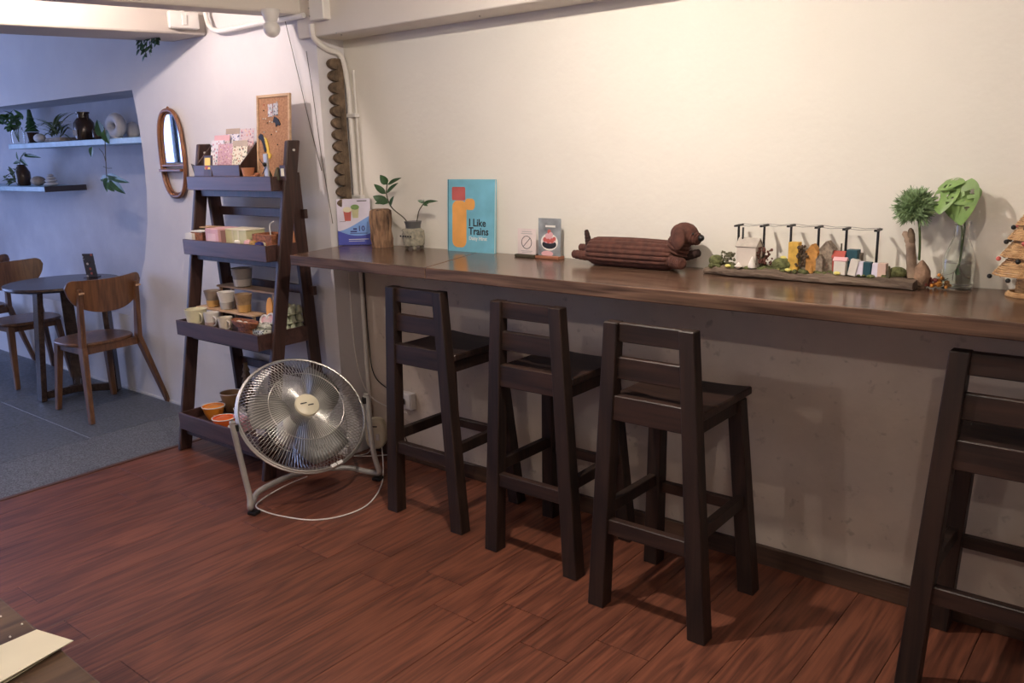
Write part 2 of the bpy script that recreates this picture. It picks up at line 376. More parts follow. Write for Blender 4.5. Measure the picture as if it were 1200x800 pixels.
# beams
bb = struct(MB().bx(CX-.1, XR, 2.645, WY+.05, 2.072, ZC).build('trim_1', m_beam, bevel=.004))
for px, py in ((394, 38), (400, 40), (562, 18)): q = atz(px, py, 2.072); MB().lathe([(.004, 2.066), (.0025, 2.072)], 8, Matrix.Translation((q.x, min(q.y, 2.80), 0))).build('screw', m_tubeg, bb)
def ybeam(name, a, b, w, z0):
    a = Vector(a); b = Vector(b); d = (b-a).normalized(); e = a - d*4.2; sd = Vector((-d.y, d.x, 0))  # to -X side
    poly = [(e.x, e.y), (b.x, b.y), (b.x+sd.x*w, b.y+sd.y*w), (e.x+sd.x*w, e.y+sd.y*w)]
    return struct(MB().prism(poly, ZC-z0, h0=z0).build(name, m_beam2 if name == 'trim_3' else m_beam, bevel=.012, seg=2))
ybeam('trim_2', (-3.602, 1.801), (-3.372, LY), .13, 2.18)
ybeam('trim_3', (-4.457, 1.752), (-4.205, LY), .34, 2.17)
# baseboard
struct(MB().bx(CX+.005, XR, WY-.018, WY, 0, .075).build('baseboard_back', m_base, bevel=.003))
struct(MB().bx(-6.9, CX, LY-.006, LY, 0, .012).build('baseboard_left', m_white))
# wood floor with single planks
fl = struct(MB().bx(-4.235, XR, YF, WY+.05, -.06, -.003).build('floor', m_sub))
PW, PL_ = .1925, .99
X0 = -2.113
pm = {}
def plank(x0, x1, y0, y1):
    w, l = round(x1-x0, 4), round(y1-y0, 4); key = (w, l)
    if key not in pm:
        o = MB().bx(0, w-.0018, 0, l-.0022, -.012, 0).build('plank', m_plank, bevel=.0008); pm[key] = o
        COL.objects.unlink(o)
    o = pm[key].copy(); COL.objects.link(o); o.name = 'plank'; o.location = (x0, y0, 0); o.parent = fl; return o
i0 = int(math.ceil((-4.21-X0)/PW))
for i in range(i0-1, 24):
    x0 = max(X0+PW*i, -4.205); x1 = X0+PW*(i+1)
    if x1-x0 < .01 or x0 > XR: continue
    off = 2.035 if i % 2 == 0 else 1.88
    if i == -9: off = 1.715
    if i in (-8, -10): off = 1.886
    ys = [YF] + [off+PL_*k for k in range(-6, 3) if YF+.05 < off+PL_*k < WY-.02] + [WY]
    for a, b in zip(ys[:-1], ys[1:]): plank(x0, min(x1, XR), a, b)
struct(MB().bx(-4.235, -4.207, YF, LY, -.02, .004).build('trim_4', mat('threshold', (.10, .04, .025), .4), bevel=.002))
# dark tile floor of the next room
ft = struct(MB().bx(XL, -4.235, YF, LY+.01, -.06, -.006).build('floor', m_grout))
tm = None
for i in range(8):
    for j in range(9):
        x1 = -4.775-.62*i; y1 = 2.66 - (.64 if j else 0) - .62*max(0, j-1); y0 = 2.02-.62*j
        x0 = max(x1-.62, XL); y0 = max(y0, YF)
        if y1-y0 < .05: continue
        MB().bx(x0+.002, x1-.002, y0+.002, y1-.002, -.02, -.004).build('tile', m_tile, ft, bevel=.001)
y = LY
while y > YF+.1:
    y0 = max(YF, y-.9); MB().bx(-4.77, -4.24, y0+.001, y-.001, -.02, -.0035).build('terrazzo_slab', m_terr, ft); y = y0

# ------------------------------------------------------------------ ceiling lamps (the room's own, plus unseen fill lamps)
for k, (p, c, e, lab) in enumerate(LAMPS):
    r = thing('ceiling_lamp', lab, 'lamp', (p[0], p[1], ZC), 'ceiling lamps')
    MB().lathe([(.03, p[2]+.04), (.05, p[2]+.06), (.06, ZC)], 20, Matrix.Translation((p[0], p[1], 0))).build('lamp_base', m_white, r, smooth=True)
    if 0 < k < 3: MB().lathe([(.062, p[2]-.005), (.062, p[2]+.05), (.05, p[2]+.055), (.05, p[2]+.05), (.059, p[2]+.045), (.059, p[2]-.005)], 32, Matrix.Translation((p[0], p[1], 0))).build('light_cutoff', m_white, r, smooth=True)  # unseen ring added to cut grazing light off the left wall
    MB().ball(p, .024, 12, 8).build('bulb', emis('bulb_glow_%d' % k, c, e/(4*math.pi*.024**2)/math.pi), r, smooth=True)

# ------------------------------------------------------------------ bar counter
CZ = 1.10
def skew(y): return -.25*(y-2.33)              # the slab ends are cut a little askew
r = thing('bar_counter', 'long dark-stained wooden bar counter fixed along the cream wall', 'counter', (-1.2, 2.6, 1.054))
def slab(x0, x1, s0, s1):
    y0, y1 = 2.332, 2.83
    poly = [(x0, y0), (x1, y0), (x1+s1, y1), (x0+s0, y1)]
    return MB().prism(poly, .046, h0=1.054)
slab(-3.192, -2.3335, -.113, -.145).build('slab', m_top, r, bevel=.004, seg=2)
slab(-2.331, XR-.02, -.145, 0).build('slab', m_top, r, bevel=.004, seg=2)
for x in (-2.6, -1.0, .6): MB().bx(x-.02, x+.02, 2.62, WY, 1.028, 1.0535).build('bracket', m_base, r)

# ------------------------------------------------------------------ bar stools
def make_stool():
    r = thing('bar_stool', '', 'stool', (0,0,0), 'dark wooden bar stools along the counter')
    for s in (-1, 1):
        MB().beam((s*.190, .031, 0), (s*.132, .031, 1.005), .062, .058, w1=.050, h1=.046, flat=True).build('leg', m_stool, r, bevel=.003, local=True)
        MB().beam((s*.190, .408, 0), (s*.146, .355, .716), .058, .058, w1=.050, h1=.050, flat=True).build('leg', m_stool, r, bevel=.003, local=True)
    def rail(z0, z1, y, t, xa, name, lean=0):
        MB().add([(-xa-.0, y-t/2, z0), (xa, y-t/2, z0), (xa, y+t/2, z0), (-xa, y+t/2, z0), (-xa+lean, y-t/2, z1), (xa-lean, y-t/2, z1), (xa-lean, y+t/2, z1), (-xa+lean, y+t/2, z1)],
                 [(3,2,1,0),(4,5,6,7),(0,1,5,4),(1,2,6,5),(2,3,7,6),(3,0,4,7)]).build(name, m_stoolx, r, bevel=.003, local=True)
    rail(.942, 1.004, .034, .024, .113, 'back_slat', .004)
    rail(.820, .892, .036, .024, .120, 'back_slat', .004)
    rail(.682, .766, .030, .034, .127, 'back_apron', .004)
    rail(.278, .331, .028, .030, .152, 'footrest', .003)
    rail(.300, .340, .392, .026, .155, 'stretcher', .003)
    rail(.668, .718, .358, .022, .126, 'front_apron', .002)
    for s in (-1, 1):
        MB().beam((s*.172, .05, .352), (s*.168, .385, .352), .028, .044).build('stretcher', m_stool, r, bevel=.002, local=True)
        MB().beam((s*.146, .05, .694), (s*.146, .34, .694), .022, .050).build('side_apron', m_stool, r, bevel=.002, local=True)
    # dished seat board, notched around the back posts
    mb = MB(); nx, ny = 12, 6
    def zt(u): return .738 + .008*(abs(u)**2)
    xs = [-.172+.344*i/nx for i in range(nx+1)]; ys = [.062+(.418-.062)*j/ny for j in range(ny+1)]
    vs = []; fs = []
    for top in (0, 1):
        for yv in ys:
            for x in xs: vs.append((x, yv, zt(x/.172) if top else .718))
    n = (nx+1)*(ny+1)
    for j in range(ny):
        for i in range(nx):
            a = j*(nx+1)+i; q = (a, a+1, a+nx+2, a+nx+1); fs += [q[::-1], tuple(k+n for k in q)]
    for i in range(nx):
        a, b = i, ny*(nx+1)+i; fs += [(a, a+1, a+1+n, a+n), (b+1, b, b+n, b+1+n)]
    for j in range(ny):
        a, b = j*(nx+1), j*(nx+1)+nx; fs += [(a+nx+1, a, a+n, a+nx+1+n), (b, b+nx+1, b+nx+1+n, b+n)]
    mb.add(vs, fs); mb.build('seat', m_stoolx, r, bevel=.004, local=True)
    MB().bx(-.116, .116, .046, .0615, .718, .740).build('seat_tongue', m_stoolx, r, local=True)
    return r
st = make_stool()
SP = [(-2.421, 2.330, 'dark wooden bar stool standing nearest the floor fan'),
      (-1.828, 2.300, 'dark wooden bar stool second from the floor fan'),
      (-1.271, 2.200, 'dark wooden bar stool third from the fan, pulled out furthest from the counter'),
      (-.306, 2.352, 'dark wooden bar stool standing alone past the gap, below the wicker tree')]
for k, (x, y, lab) in enumerate(SP):
    if k == 0: st.location = (x, y, 0); st['label'] = lab
    else: dup(st, (x, y, 0), 0, lab)

# ------------------------------------------------------------------ ladder shelf
LXl, LXr = -4.145, -3.385
lad = thing('ladder_shelf', 'dark brown folding ladder shelf with four trays of crockery and cards', 'shelf', (-3.765, 2.43, 0))
def fy(z): return 2.238+.19*z
def ry(z): return 2.650-.045*z
for x in (LXl, LXr):
    MB().beam((x, fy(0), 0), (x, fy(1.61), 1.61), .026, .074, flat=True).build('front_leg', m_lad, lad, bevel=.006, seg=2)
    s = -1 if x == LXr else 1
    MB().beam((x+s*.028, ry(0)-.035, 0), (x+s*.028, ry(1.46)-.035, 1.46), .024, .066, flat=True).build('rear_leg', m_lad, lad, bevel=.002)
    MB().lathe([(.006, 0), (.006, .006)], 10, frame((x+.013, fy(1.57), 1.565), (0,1,0), (0,0,1))).build('bolt', m_white, lad)
for z in (1.26, .88, .42): MB().bx(LXl+.01, LXr+.012, ry(z)-.022, ry(z)-.002, z-.02, z+.024).build('rear_crossbar', m_lad, lad, bevel=.002)
TR = [(1.378, 1.447, 2.414, 2.585), (1.050, 1.128, 2.352, 2.590), (.634, .712, 2.262, 2.590), (.125, .215, 2.215, 2.600)]
TX0, TX1 = -4.128, -3.402
TD = [.030, .032, .034, .062]           # depth of each tray floor below its rim
for (z0, z1, y0, y1), td in zip(TR, TD):
    bt = MB().bx(TX0+.011, TX1-.011, y0+.011, y1-.011, z1-td, z1-td+.010).build('tray', m_tray, lad)
    t = .012
    MB().bx(TX0, TX1, y0, y0+t, z0, z1).build('tray_front', m_tray, bt, bevel=.002)
    MB().bx(TX0, TX1, y1-t, y1, z0, z1).build('tray_back', m_tray, bt, bevel=.002)
    MB().bx(TX0, TX0+t, y0+t, y1-t, z0, z1-.001).build('tray_side', m_tray, bt, bevel=.002)
    MB().bx(TX1-t, TX1, y0+t, y1-t, z0, z1-.001).build('tray_side', m_tray, bt, bevel=.002)
    MB().bx(LXl+.03, LXr-.013, fy(z0)-.02, fy(z0)+.02, z0-.036, z0-.001).build('tray_rail', m_lad, lad, bevel=.002)

# ------------------------------------------------------------------ floor fan
FC = Vector((-3.075, 2.245, .392)); fu = Vector((.26, .965, 0)).normalized()
fh = Vector((.965, -.26, 0)).normalized(); FT = R_(43)
fn = (fh*math.cos(FT) + Vector((0,0,1))*math.sin(FT)).normalized(); fv = fn.cross(fu).normalized()
FM = frame(FC, fu, fv)               # local z = fan axis
fan = thing('floor_fan', 'round steel-caged floor fan tilted back on a grey tube stand', 'fan', (-3.05, 2.25, 0))
FR = .288
def loc(x, y, z): return FM @ Vector((x, y, z))
def guard(name, prof, nw, rings, rim):
    g = MB().tube([loc(rim*math.cos(a), rim*math.sin(a), prof[-1][1]) for a in [2*math.pi*k/48 for k in range(48)]], .0055, 8, True).build(name, m_chrome, fan, smooth=True)
    mb = MB()
    for k in range(nw):
        a = 2*math.pi*k/nw
        mb.tube([loc(r*math.cos(a+tw), r*math.sin(a+tw), z) for r, z, tw in prof], .00155, 4, caps=False)
    o = mb.build('wires', m_chrome, g, merge=False); o['kind'] = 'stuff'
    for r_, z_ in rings:
        MB().tube([loc(r_*math.cos(a), r_*math.sin(a), z_) for a in [2*math.pi*k/48 for k in range(48)]], .0022, 5, True).build('ring', m_chrome, g)
    return g
pf = [(.052, .075, .0), (.11, .079, .05), (.17, .073, .09), (.225, .058, .11), (.262, .035, .12), (FR, .0, .12)]
guard('front_guard', pf, 104, [(.17, .0735)], FR)
pr = [(.06, -.115, 0), (.14, -.118, 0), (.21, -.105, 0), (.255, -.075, 0), (.278, -.045, 0), (FR+.008, -.008, 0)]
guard('rear_guard', pr, 96, [(.14, -.118), (.23, -.094)], FR+.006)
MB().lathe([(.0, .092), (.040, .091), (.053, .086), (.056, .076), (.05, .07), (0, .07)], 28, FM).build('badge', m_cream, fan, smooth=True)
MB().lathe([(.0, .03), (.045, .03), (.055, .01), (.055, -.02), (0, -.02)], 24, FM).build('hub', m_blade, fan, smooth=True)
MB().lathe([(0, -.10), (.07, -.10), (.085, -.13), (.08, -.20), (.05, -.235), (0, -.24)], 24, FM).build('motor', m_tubeg, fan, smooth=True)
for k in range(3):
    a0 = 2*math.pi*k/3+.5; vs = []; fs = []; K, J = 8, 6
    for i in range(K):
        t = i/(K-1); rr = .045+.20*t; half = .25+.52*math.sin(math.pi*min(1, .12+.70*t))
        for j in range(J):
            u = j/(J-1)-.5; a = a0 + 2*u*half*(1-.30*t) + .3*t
            vs.append((rr*math.cos(a), rr*math.sin(a), -.005 + .07*u*(1-.35*t)))
    for i in range(K-1):
        for j in range(J-1): fs.append((i*J+j, i*J+j+1, (i+1)*J+j+1, (i+1)*J+j))
    o = MB().add(vs, fs, FM).build('blade', m_blade, fan, smooth=True)
    md = o.modifiers.new('s', 'SOLIDIFY'); md.thickness = .003
# clip on the rim
for s in (-1, 1): MB().box((s*.016, 0, .006), (.028, .016, .016), FM @ Matrix.Rotation(R_(-78), 4, 'Z') @ Matrix.Translation((0, 0, 0)) @ Matrix.Rotation(R_(90), 4, 'Z') @ Matrix.Translation((0, -FR, 0))).build('rim_clip', m_white, fan, bevel=.002)
# side pivots and tube stand
pL = loc(-FR-.02, 0, 0); pR = loc(FR+.02, 0, 0)
fL = Vector((-3.105, 1.955, .028)); fR_ = Vector((-2.95, 2.545, .028))
for p in (pL, pR):
    MB().lathe([(.012, 0), (.012, .03)], 12, frame(p, fn, fv) if False else Matrix.Translation(p - Vector((0,0,.015)))).build('pivot_knob', m_black, fan)
def smoothpath(pts, n=8):
    pts = [Vector(p) for p in pts]; out = []
    P = [pts[0]*2-pts[1]] + pts + [pts[-1]*2-pts[-2]]
    for i in range(1, len(P)-2):
        for k in range(n):
            t = k/n; a, b, c, d = P[i-1], P[i], P[i+1], P[i+2]
            out.append(.5*((2*b)+(c-a)*t+(2*a-5*b+4*c-d)*t*t+(3*b-a-3*c+d)*t**3))
    return out+[pts[-1]]
bk = -fh
fo = fu*.012
stand = [pL - fo + Vector((0,0,.03)), pL - fo, fL*.6 + (pL-fo)*.4, fL + Vector((0,0,.055)) - fo*.5, fL - fo + bk*(-.01) + Vector((0,0,.006)), fL + bk*.05 + fo*1.5,
         fL + bk*.13 + fu*.09 + Vector((0,0,.018)), FC*0 + Vector((-3.05-.175*.965, 2.25+.175*.26, .050)), fR_ + bk*.13 - fu*.11 + Vector((0,0,.020)), fR_ + bk*.05 - fo*1.5,
         fR_ + fo + bk*(-.01) + Vector((0,0,.006)), fR_ + fo*.5 + Vector((0,0,.055)), fR_*.6 + (pR+fo)*.4, pR + fo, pR + fo + Vector((0,0,.03))]
MB().tube(smoothpath(stand, 6), .0135, 10).build('tube_stand', m_tubeg, fan, smooth=True)
for p in (fL, fR_): MB().box((p.x+.01, p.y, .008), (.045, .04, .016), rz=.27).build('foot', m_black, fan, bevel=.003)
# fan badge mark
for w, dx, dy in ((.030, -.018, .006), (.026, .012, -.007)): MB().box((dx, dy, .0925), (w, .005, .0012), FM).build('badge_mark', m_ink, fan)
# supply cord of the fan
cp = [aty(447, 520, 2.78), atz(449, 545, .006), atz(447, 568, .004), atz(432, 590, .004), atz(405, 603, .004), atz(370, 609, .004), atz(338, 606, .004), atz(310, 599, .004), atz(301, 590, .004), atz(330, 571, .004), atz(360, 558, .004)]
MB().tube(smoothpath(cp, 8), .0032, 6).build('cord', m_white, fan, smooth=True)
# cream plug box by the wall
p = aty(441, 507, 2.775); p.y = 2.775
r = thing('power_box', 'cream oval switch box fixed to the wall behind the fan', 'switch', p)
Mx = Matrix.Translation(p) @ Matrix.Rotation(R_(32), 4, 'Z')
oval = [(.052*math.copysign(abs(math.cos(a))**.7, math.cos(a)), .080*math.copysign(abs(math.sin(a))**.7, math.sin(a))) for a in [2*math.pi*k/28 for k in range(28)]]
Mf = Mx @ Matrix.Rotation(R_(90), 4, 'X')
MB().prism(oval, .07, Mf, h0=-.035).build('shell', m_cream, r, bevel=.014, seg=3, smooth=True)
for x in (-.014, .016): MB().box((x, -.012, .036), (.018, .034, .006), Mf).build('switch', m_white, r, bevel=.002)
MB().box((0, .045, .0355), (.032, .006, .001), Mf).build('printed_mark', m_ink, r)
MB().tube(smoothpath([p+Vector((-.03,0,-.07)), p+Vector((-.06,-.02,-.12)), atz(415, 534, .004), atz(436, 534, .004), atz(456, 533, .004), atz(475, 537, .004)], 6), .003, 6).build('cord', m_white, r)
# wall socket
p = aty(481, 468, WY)
r = thing('wall_socket', 'white surface-mounted wall socket under the counter', 'socket', (p.x, WY, p.z))
MB().bx(p.x-.042, p.x+.042, WY-.036, WY-.0005, p.z-.042, p.z+.042).build('box', m_white, r, bevel=.003)
MB().bx(p.x-.036, p.x+.036, WY-.040, WY-.0365, p.z-.036, p.z+.036).build('face_plate', m_white, r, bevel=.002)
MB().box((p.x-.012, WY-.055, p.z), (.03, .03, .03)).build('plug', m_black, r, bevel=.004)
MB().tube(smoothpath([(p.x-.012, WY-.06, p.z-.01), (p.x-.03, WY-.04, p.z-.1), (p.x-.02, WY-.03, p.z-.2), (p.x+.05, WY-.03, .02)], 6), .0028, 6).build('cord', m_stemd, r)

# ------------------------------------------------------------------ pillar fittings: scalloped bark strip, conduits, sensor, switch
r0 = atx(392, 66, CX); r1 = atx(413, 232, CX)
zt_, zb_ = 1.985, 1.30
sb = thing('scalloped_wood_strip', 'dark bark strip with scalloped edge standing on the pillar side', 'wood strip', (CX+.012, 2.77, zb_))
n = 13
for k in range(n):
    z = zt_-.026 - k*(zt_-zb_-.03)/(n-1)
    poly = [(0, -.027)] + [(.048*math.sin(math.pi*q/8)*1.0, -.027*math.cos(math.pi*q/8)) for q in range(1, 8)] + [(0, .027)]
    M = frame((CX+.003, 2.762, z), (0,-1,0), (0,0,1))
    M = Matrix.Translation((CX+.003, 2.762, z)) @ Matrix(((0,0,1,0),(-1,0,0,0),(0,1,0,0),(0,0,0,1)))
    MB().prism(poly, .026, M).build('scallop', m_bark, sb, bevel=.004, seg=2)
MB().bx(CX+.003, CX+.026, 2.762, 2.802, zb_-.01, zt_).build('spine', m_bark, sb, bevel=.004)
# conduit coming down the corner
cd_ = thing('conduit_pipe', 'white conduit pipe bending down the wall corner beside the bark strip', 'pipe', (CX+.02, WY-.02, 1.10))
pts = [atx(365, 28, CX+.014), atx(368, 44, CX+.014), atx(382, 57, CX+.014), atx(399, 66, CX+.02), (CX+.03, WY-.014, 1.86), (CX+.033, WY-.013, 1.70), (CX+.036, WY-.013, 1.30), (CX+.036, WY-.013, 1.102)]
MB().tube(smoothpath(pts, 7), .0140, 10).build('pipe', m_pipe, cd_, smooth=True)
MB().tube([(CX+.068, WY-.007, 1.93), (CX+.068, WY-.007, 1.102)], .006, 8).build('thin_pipe', m_pipe, cd_, smooth=True)
for z in (1.72, 1.33): MB().bx(CX+.012, CX+.085, WY-.028, WY-.0005, z-.009, z+.009).build('pipe_clip', m_white, cd_, bevel=.002)
# pipe below the counter
lp = thing('lower_conduit', 'thin grey conduit running down the corner below the counter', 'pipe', (CX+.03, WY-.014, .10))
MB().tube([(CX+.03, WY-.014, 1.05), (CX+.03, WY-.014, .10)], .010, 8).build('pipe', m_pipe, lp, smooth=True)
MB().tube(smoothpath([(CX+.047, WY-.008, 1.05), (CX+.052, WY-.01, .6), (CX+.08, WY-.012, .42), (CX+.2, WY-.02, .36), (-2.99, WY-.05, .36)], 6), .0028, 6).build('cable', m_black, lp)
MB().tube(smoothpath([(CX+.006, 2.76, .95), (CX+.008, 2.765, .55), (CX+.05, 2.79, .33), (CX+.2, 2.80, .27), (-2.97, 2.79, .27)], 6), .003, 6).build('cable', m_white, lp)
# junction box at the beam end
p = Vector((CX+.02, 2.66, 2.14))
jb = thing('junction_box', 'white ribbed trunking box where the beams meet the pillar', 'junction box', p)
q = aty(373, 10, 2.62)
MB().box((q.x, 2.635, q.z+.035), (.10, .06, .17)).build('box', m_white, jb, bevel=.004)
for k in range(4): MB().ball((q.x-.045, 2.602, q.z-.03+k*.035), .004, 8, 5).build('screw', m_tubeg, jb)
# motion sensor lamp hanging under the upper beam
sx = atz(317, 18, 2.185); sx = Vector((-3.60, 2.50, 2.17))
q = aty(317, 17, 2.50)
ms = thing('motion_sensor', 'white motion sensor with round eye hanging below the beam', 'sensor', q)
MB().lathe([(.0, .022), (.040, .022), (.042, .012), (.028, -.030), (.016, -.040), (0, -.04)], 20, Matrix.Translation(q)).build('mount', m_white, ms, smooth=True)
MB().ball(q-Vector((0,0,.062)), .038, 20, 12).build('eye', m_white, ms, smooth=True)
# conduit along the left wall top
cc = thing('wall_conduit', 'white conduit bending from the lower beam towards the pillar', 'pipe', aty(240, 30, 2.62))
pts = [aty(240, 8, 2.63), aty(241, 18, 2.63), aty(247, 33, 2.63), aty(262, 36, 2.63), aty(300, 28, 2.63), aty(356, 18, 2.63)]
MB().tube(smoothpath(pts, 7), .0125, 10).build('pipe', m_pipe, cc, smooth=True)
# two-gang switch box on the lower beam
q = atx(211, 28, -4.26)
sw = thing('switch_box', 'white switch box mounted on the lower boxed beam', 'switch', q)
d = Vector((.252, .918, 0)).normalized(); nn = Vector((.918, -.252, 0))
q = atz(211, 36, 2.19); 
bp_ = Vector((-4.457, 1.752, 0)) + d*(q.y-1.752)/d.y
M = frame((bp_.x, bp_.y, 2.235), d, (0,0,1))
MB().box((0, 0, .024), (.15, .082, .044), M).build('box', m_white, sw, bevel=.004)
MB().box((0, 0, .048), (.026, .05, .006), M).build('rocker', m_white, sw, bevel=.002)
MB().tube([M @ Vector((0, .041, .02)), M @ Vector((0, .13, .02))], .011, 10).build('pipe', m_pipe, sw, smooth=True)
# hanging cords on the wall
hc = thing('wall_wires', 'pair of thin dark wires running down the white wall behind the shelf', 'cord', aty(332, 25, 2.66))
MB().tube([aty(334, 24, 2.655), aty(350, 90, 2.66), aty(364, 150, 2.664), aty(377, 200, 2.665)], .0016, 5).build('strand', m_stemd, hc)
MB().tube([aty(359, 60, 2.664), aty(366, 105, 2.664), aty(377, 185, 2.666), aty(390, 262, 2.666)], .0016, 5).build('strand', m_stemd, hc)

# ------------------------------------------------------------------ arched mirror
mc = aty(205, 180, LY)
mr = thing('oval_mirror', 'long oval wall mirror in a reddish-brown frame with small ledge', 'mirror', (mc.x, LY, mc.z))
A, B = .125, .243
zc = (1.805+1.325)/2; xc = -4.655
def ov(s, y, n=48, sq=2.6):
    out = []
    for k in range(n):
        a = 2*math.pi*k/n; c, s_ = math.cos(a), math.sin(a)
        out.append((xc + s*A*math.copysign(abs(c)**(2/sq), c), y, zc + (B-A*(1-s))*math.copysign(abs(s_)**(2/sq), s_)))
    return out
MB().tube(ov(1, LY-.02), .013, 10, True).build('frame', m_brass, mr, smooth=True)
MB().tube(ov(.86, LY-.012), .006, 8, True).build('inner_frame', m_brass, mr, smooth=True)
o2 = [(x, z) for x, y, z in ov(.86, 0) if z > zc-.055]
poly = [(x, LY-.012, z) for x, z in o2]
mb = MB(); mb.add(poly, [tuple(range(len(poly)))]); mb.build('mirror_glass', m_mirror, mr)
MB().bx(xc-.118, xc+.118, LY-.05, LY-.004, zc-.10, zc-.085).build('ledge', m_brass, mr, bevel=.003)
MB().bx(xc-.118, xc+.118, LY-.028, LY-.01, zc-.072, zc-.058).build('crossbar', m_brass, mr, bevel=.003)
MB().ball((xc, LY-.016, zc+B+.014), .008, 8, 6).build('finial', m_brass, mr)

# ------------------------------------------------------------------ niche shelves with plants and stones
SY0, SY1 = 2.70, NB
us = thing('wall_shelf', 'upper plank shelf across the niche, tinted daylight blue', 'shelf', (-6.0, 2.85, 1.635), 'niche shelves')
a = aty(10, 172, SY0); 
MB().bx(a.x, -5.04, SY0, SY1, 1.636, 1.674).build('board', m_shelfw, us, bevel=.003)
ls = thing('wall_shelf', 'lower shorter plank shelf in the niche, daylight blue with shaded end', 'shelf', (-7.2, 2.85, 1.32), 'niche shelves')
b_ = aty(52, 222, SY0)
MB().bx(-8.2, b_.x, SY0, SY1, 1.325, 1.362).build('board', m_shelfw, ls, bevel=.003)
MB().bx(b_.x, b_.x+.008, SY0, SY1, 1.323, 1.364).build('shaded_end', m_shelfd, ls)  # shade of the end turned from the window, as a dark sheet
UZ, LZ = 1.674, 1.362
def sh(px, z, y=2.80): # x on the shelf from a photo column
    q = aty(px, 165 if z == UZ else 214, y); return Vector((q.x, y, z))
def bottle(root, p, prof, m, name='bottle', n=20):
    return MB().lathe(prof, n, Matrix.Translation(p)).build(name, m, root, smooth=True)
def foliage(root, c, n, L, W, spread, m, up=.3, name='leaf', seed=1, join=True, rad=.05):
    rr = random.Random(seed); mb = MB()
    for k in range(n):
        a = rr.uniform(0, 6.283); e = rr.uniform(-.35, 1.2)
        d = Vector((math.cos(a)*math.cos(e), math.sin(a)*math.cos(e)*.7, math.sin(e)+up*.3))
        p = Vector(c) + Vector((rr.uniform(-1,1)*spread[0], rr.uniform(-1,1)*spread[1], rr.uniform(-1,1)*spread[2]))
        q = mb if join else MB()
        q.leaf(p, d, (rr.uniform(-.5,.5), rr.uniform(-.5,.5), 1), L*rr.uniform(.7,1.2), W*rr.uniform(.8,1.2), curl=rr.uniform(.1,.5))
        if not join: q.build(name, m, root)
    if join: o = mb.build('foliage', m, root); o['kind'] = 'stuff'; return o
# leafy plant in glass jar
p = sh(22, UZ); r = thing('jar_plant', 'bushy green cutting in a clear glass jar on the upper niche shelf', 'plant', p)
bottle(r, p, [(.045, 0), (.048, .02), (.048, .09), (.036, .11), (.038, .125), (.034, .125), (.033, .11), (.044, .088), (.044, .006), (0, .006)], m_glass, 'jar')
foliage(r, p+Vector((-.08,0,.16)), 44, .075, .045, (.12,.05,.06), m_leaf2, seed=3)
for k in range(4): MB().tube([p+Vector((0,0,.02)), p+Vector((-.03*k+.02,0,.10)), p+Vector((-.07*k+.05,.01*k,.18))], .0025, 5).build('stem', m_stem, r)
# dark conifer ornament
p = sh(39, UZ); r = thing('tree_ornament', 'small dark green conifer in a black pot on the niche shelf', 'ornament', p)
bottle(r, p, [(.036, 0), (.045, .07), (.048, .08), (.04, .08), (0, .075)], m_amber, 'pot')
for k in range(5): MB().lathe([(.055-.009*k, .085+.028*k), (.012, .13+.028*k), (0, .135+.028*k)], 9, Matrix.Translation(p)).build('tier', m_leaf, r)
p = sh(47, UZ, 2.735); tag(MB().ball(p+Vector((0,0,.032)), (.065,.035,.032), 14, 8).build('pebble', m_pale, smooth=True, loc=p), 'smooth white stone in front of the conifer on the niche shelf', 'stone')
# spider plant
p = sh(68, UZ); r = thing('spider_plant', 'arching striped spider plant in a shallow tray on the niche shelf', 'plant', p)
MB().bx(p.x-.17, p.x+.17, p.y-.06, p.y+.06, p.z, p.z+.028).build('tray', m_stone, r, bevel=.006)
rr = random.Random(5); m_spid = mat('leaf_spider', (.16, .22, .12), .45, var=.3, sc=20)
for k in range(46):
    a = rr.uniform(0, 6.283); L = rr.uniform(.10, .22); h = rr.uniform(.06, .17)
    MB().leaf(p+Vector((rr.uniform(-.06,.06), rr.uniform(-.03,.03), .028+rr.uniform(.0,.09))), (math.cos(a), math.sin(a)*.5, rr.uniform(.5, 1.5)), (0,0,1), L, .017, curl=rr.uniform(.5, 1.0)).build('blade_leaf', m_spid, r)
# brown bottle
p = sh(101, UZ); r = thing('brown_bottle', 'squat dark brown glass bottle with two handles on the niche shelf', 'bottle', p)
bottle(r, p, [(.058, 0), (.066, .02), (.066, .115), (.045, .145), (.038, .15), (.038, .175), (.044, .178), (.044, .188), (0, .186)], m_amber, 'body')
for s in (-1, 1): MB().tube(smoothpath([p+Vector((s*.038,0,.165)), p+Vector((s*.062,0,.165)), p+Vector((s*.06,0,.13))], 4), .006, 6).build('handle', m_amber, r)
MB().bx(p.x-.03, p.x+.03, p.y-.0675, p.y-.066, p.z+.03, p.z+.07).build('label', m_stone, r)
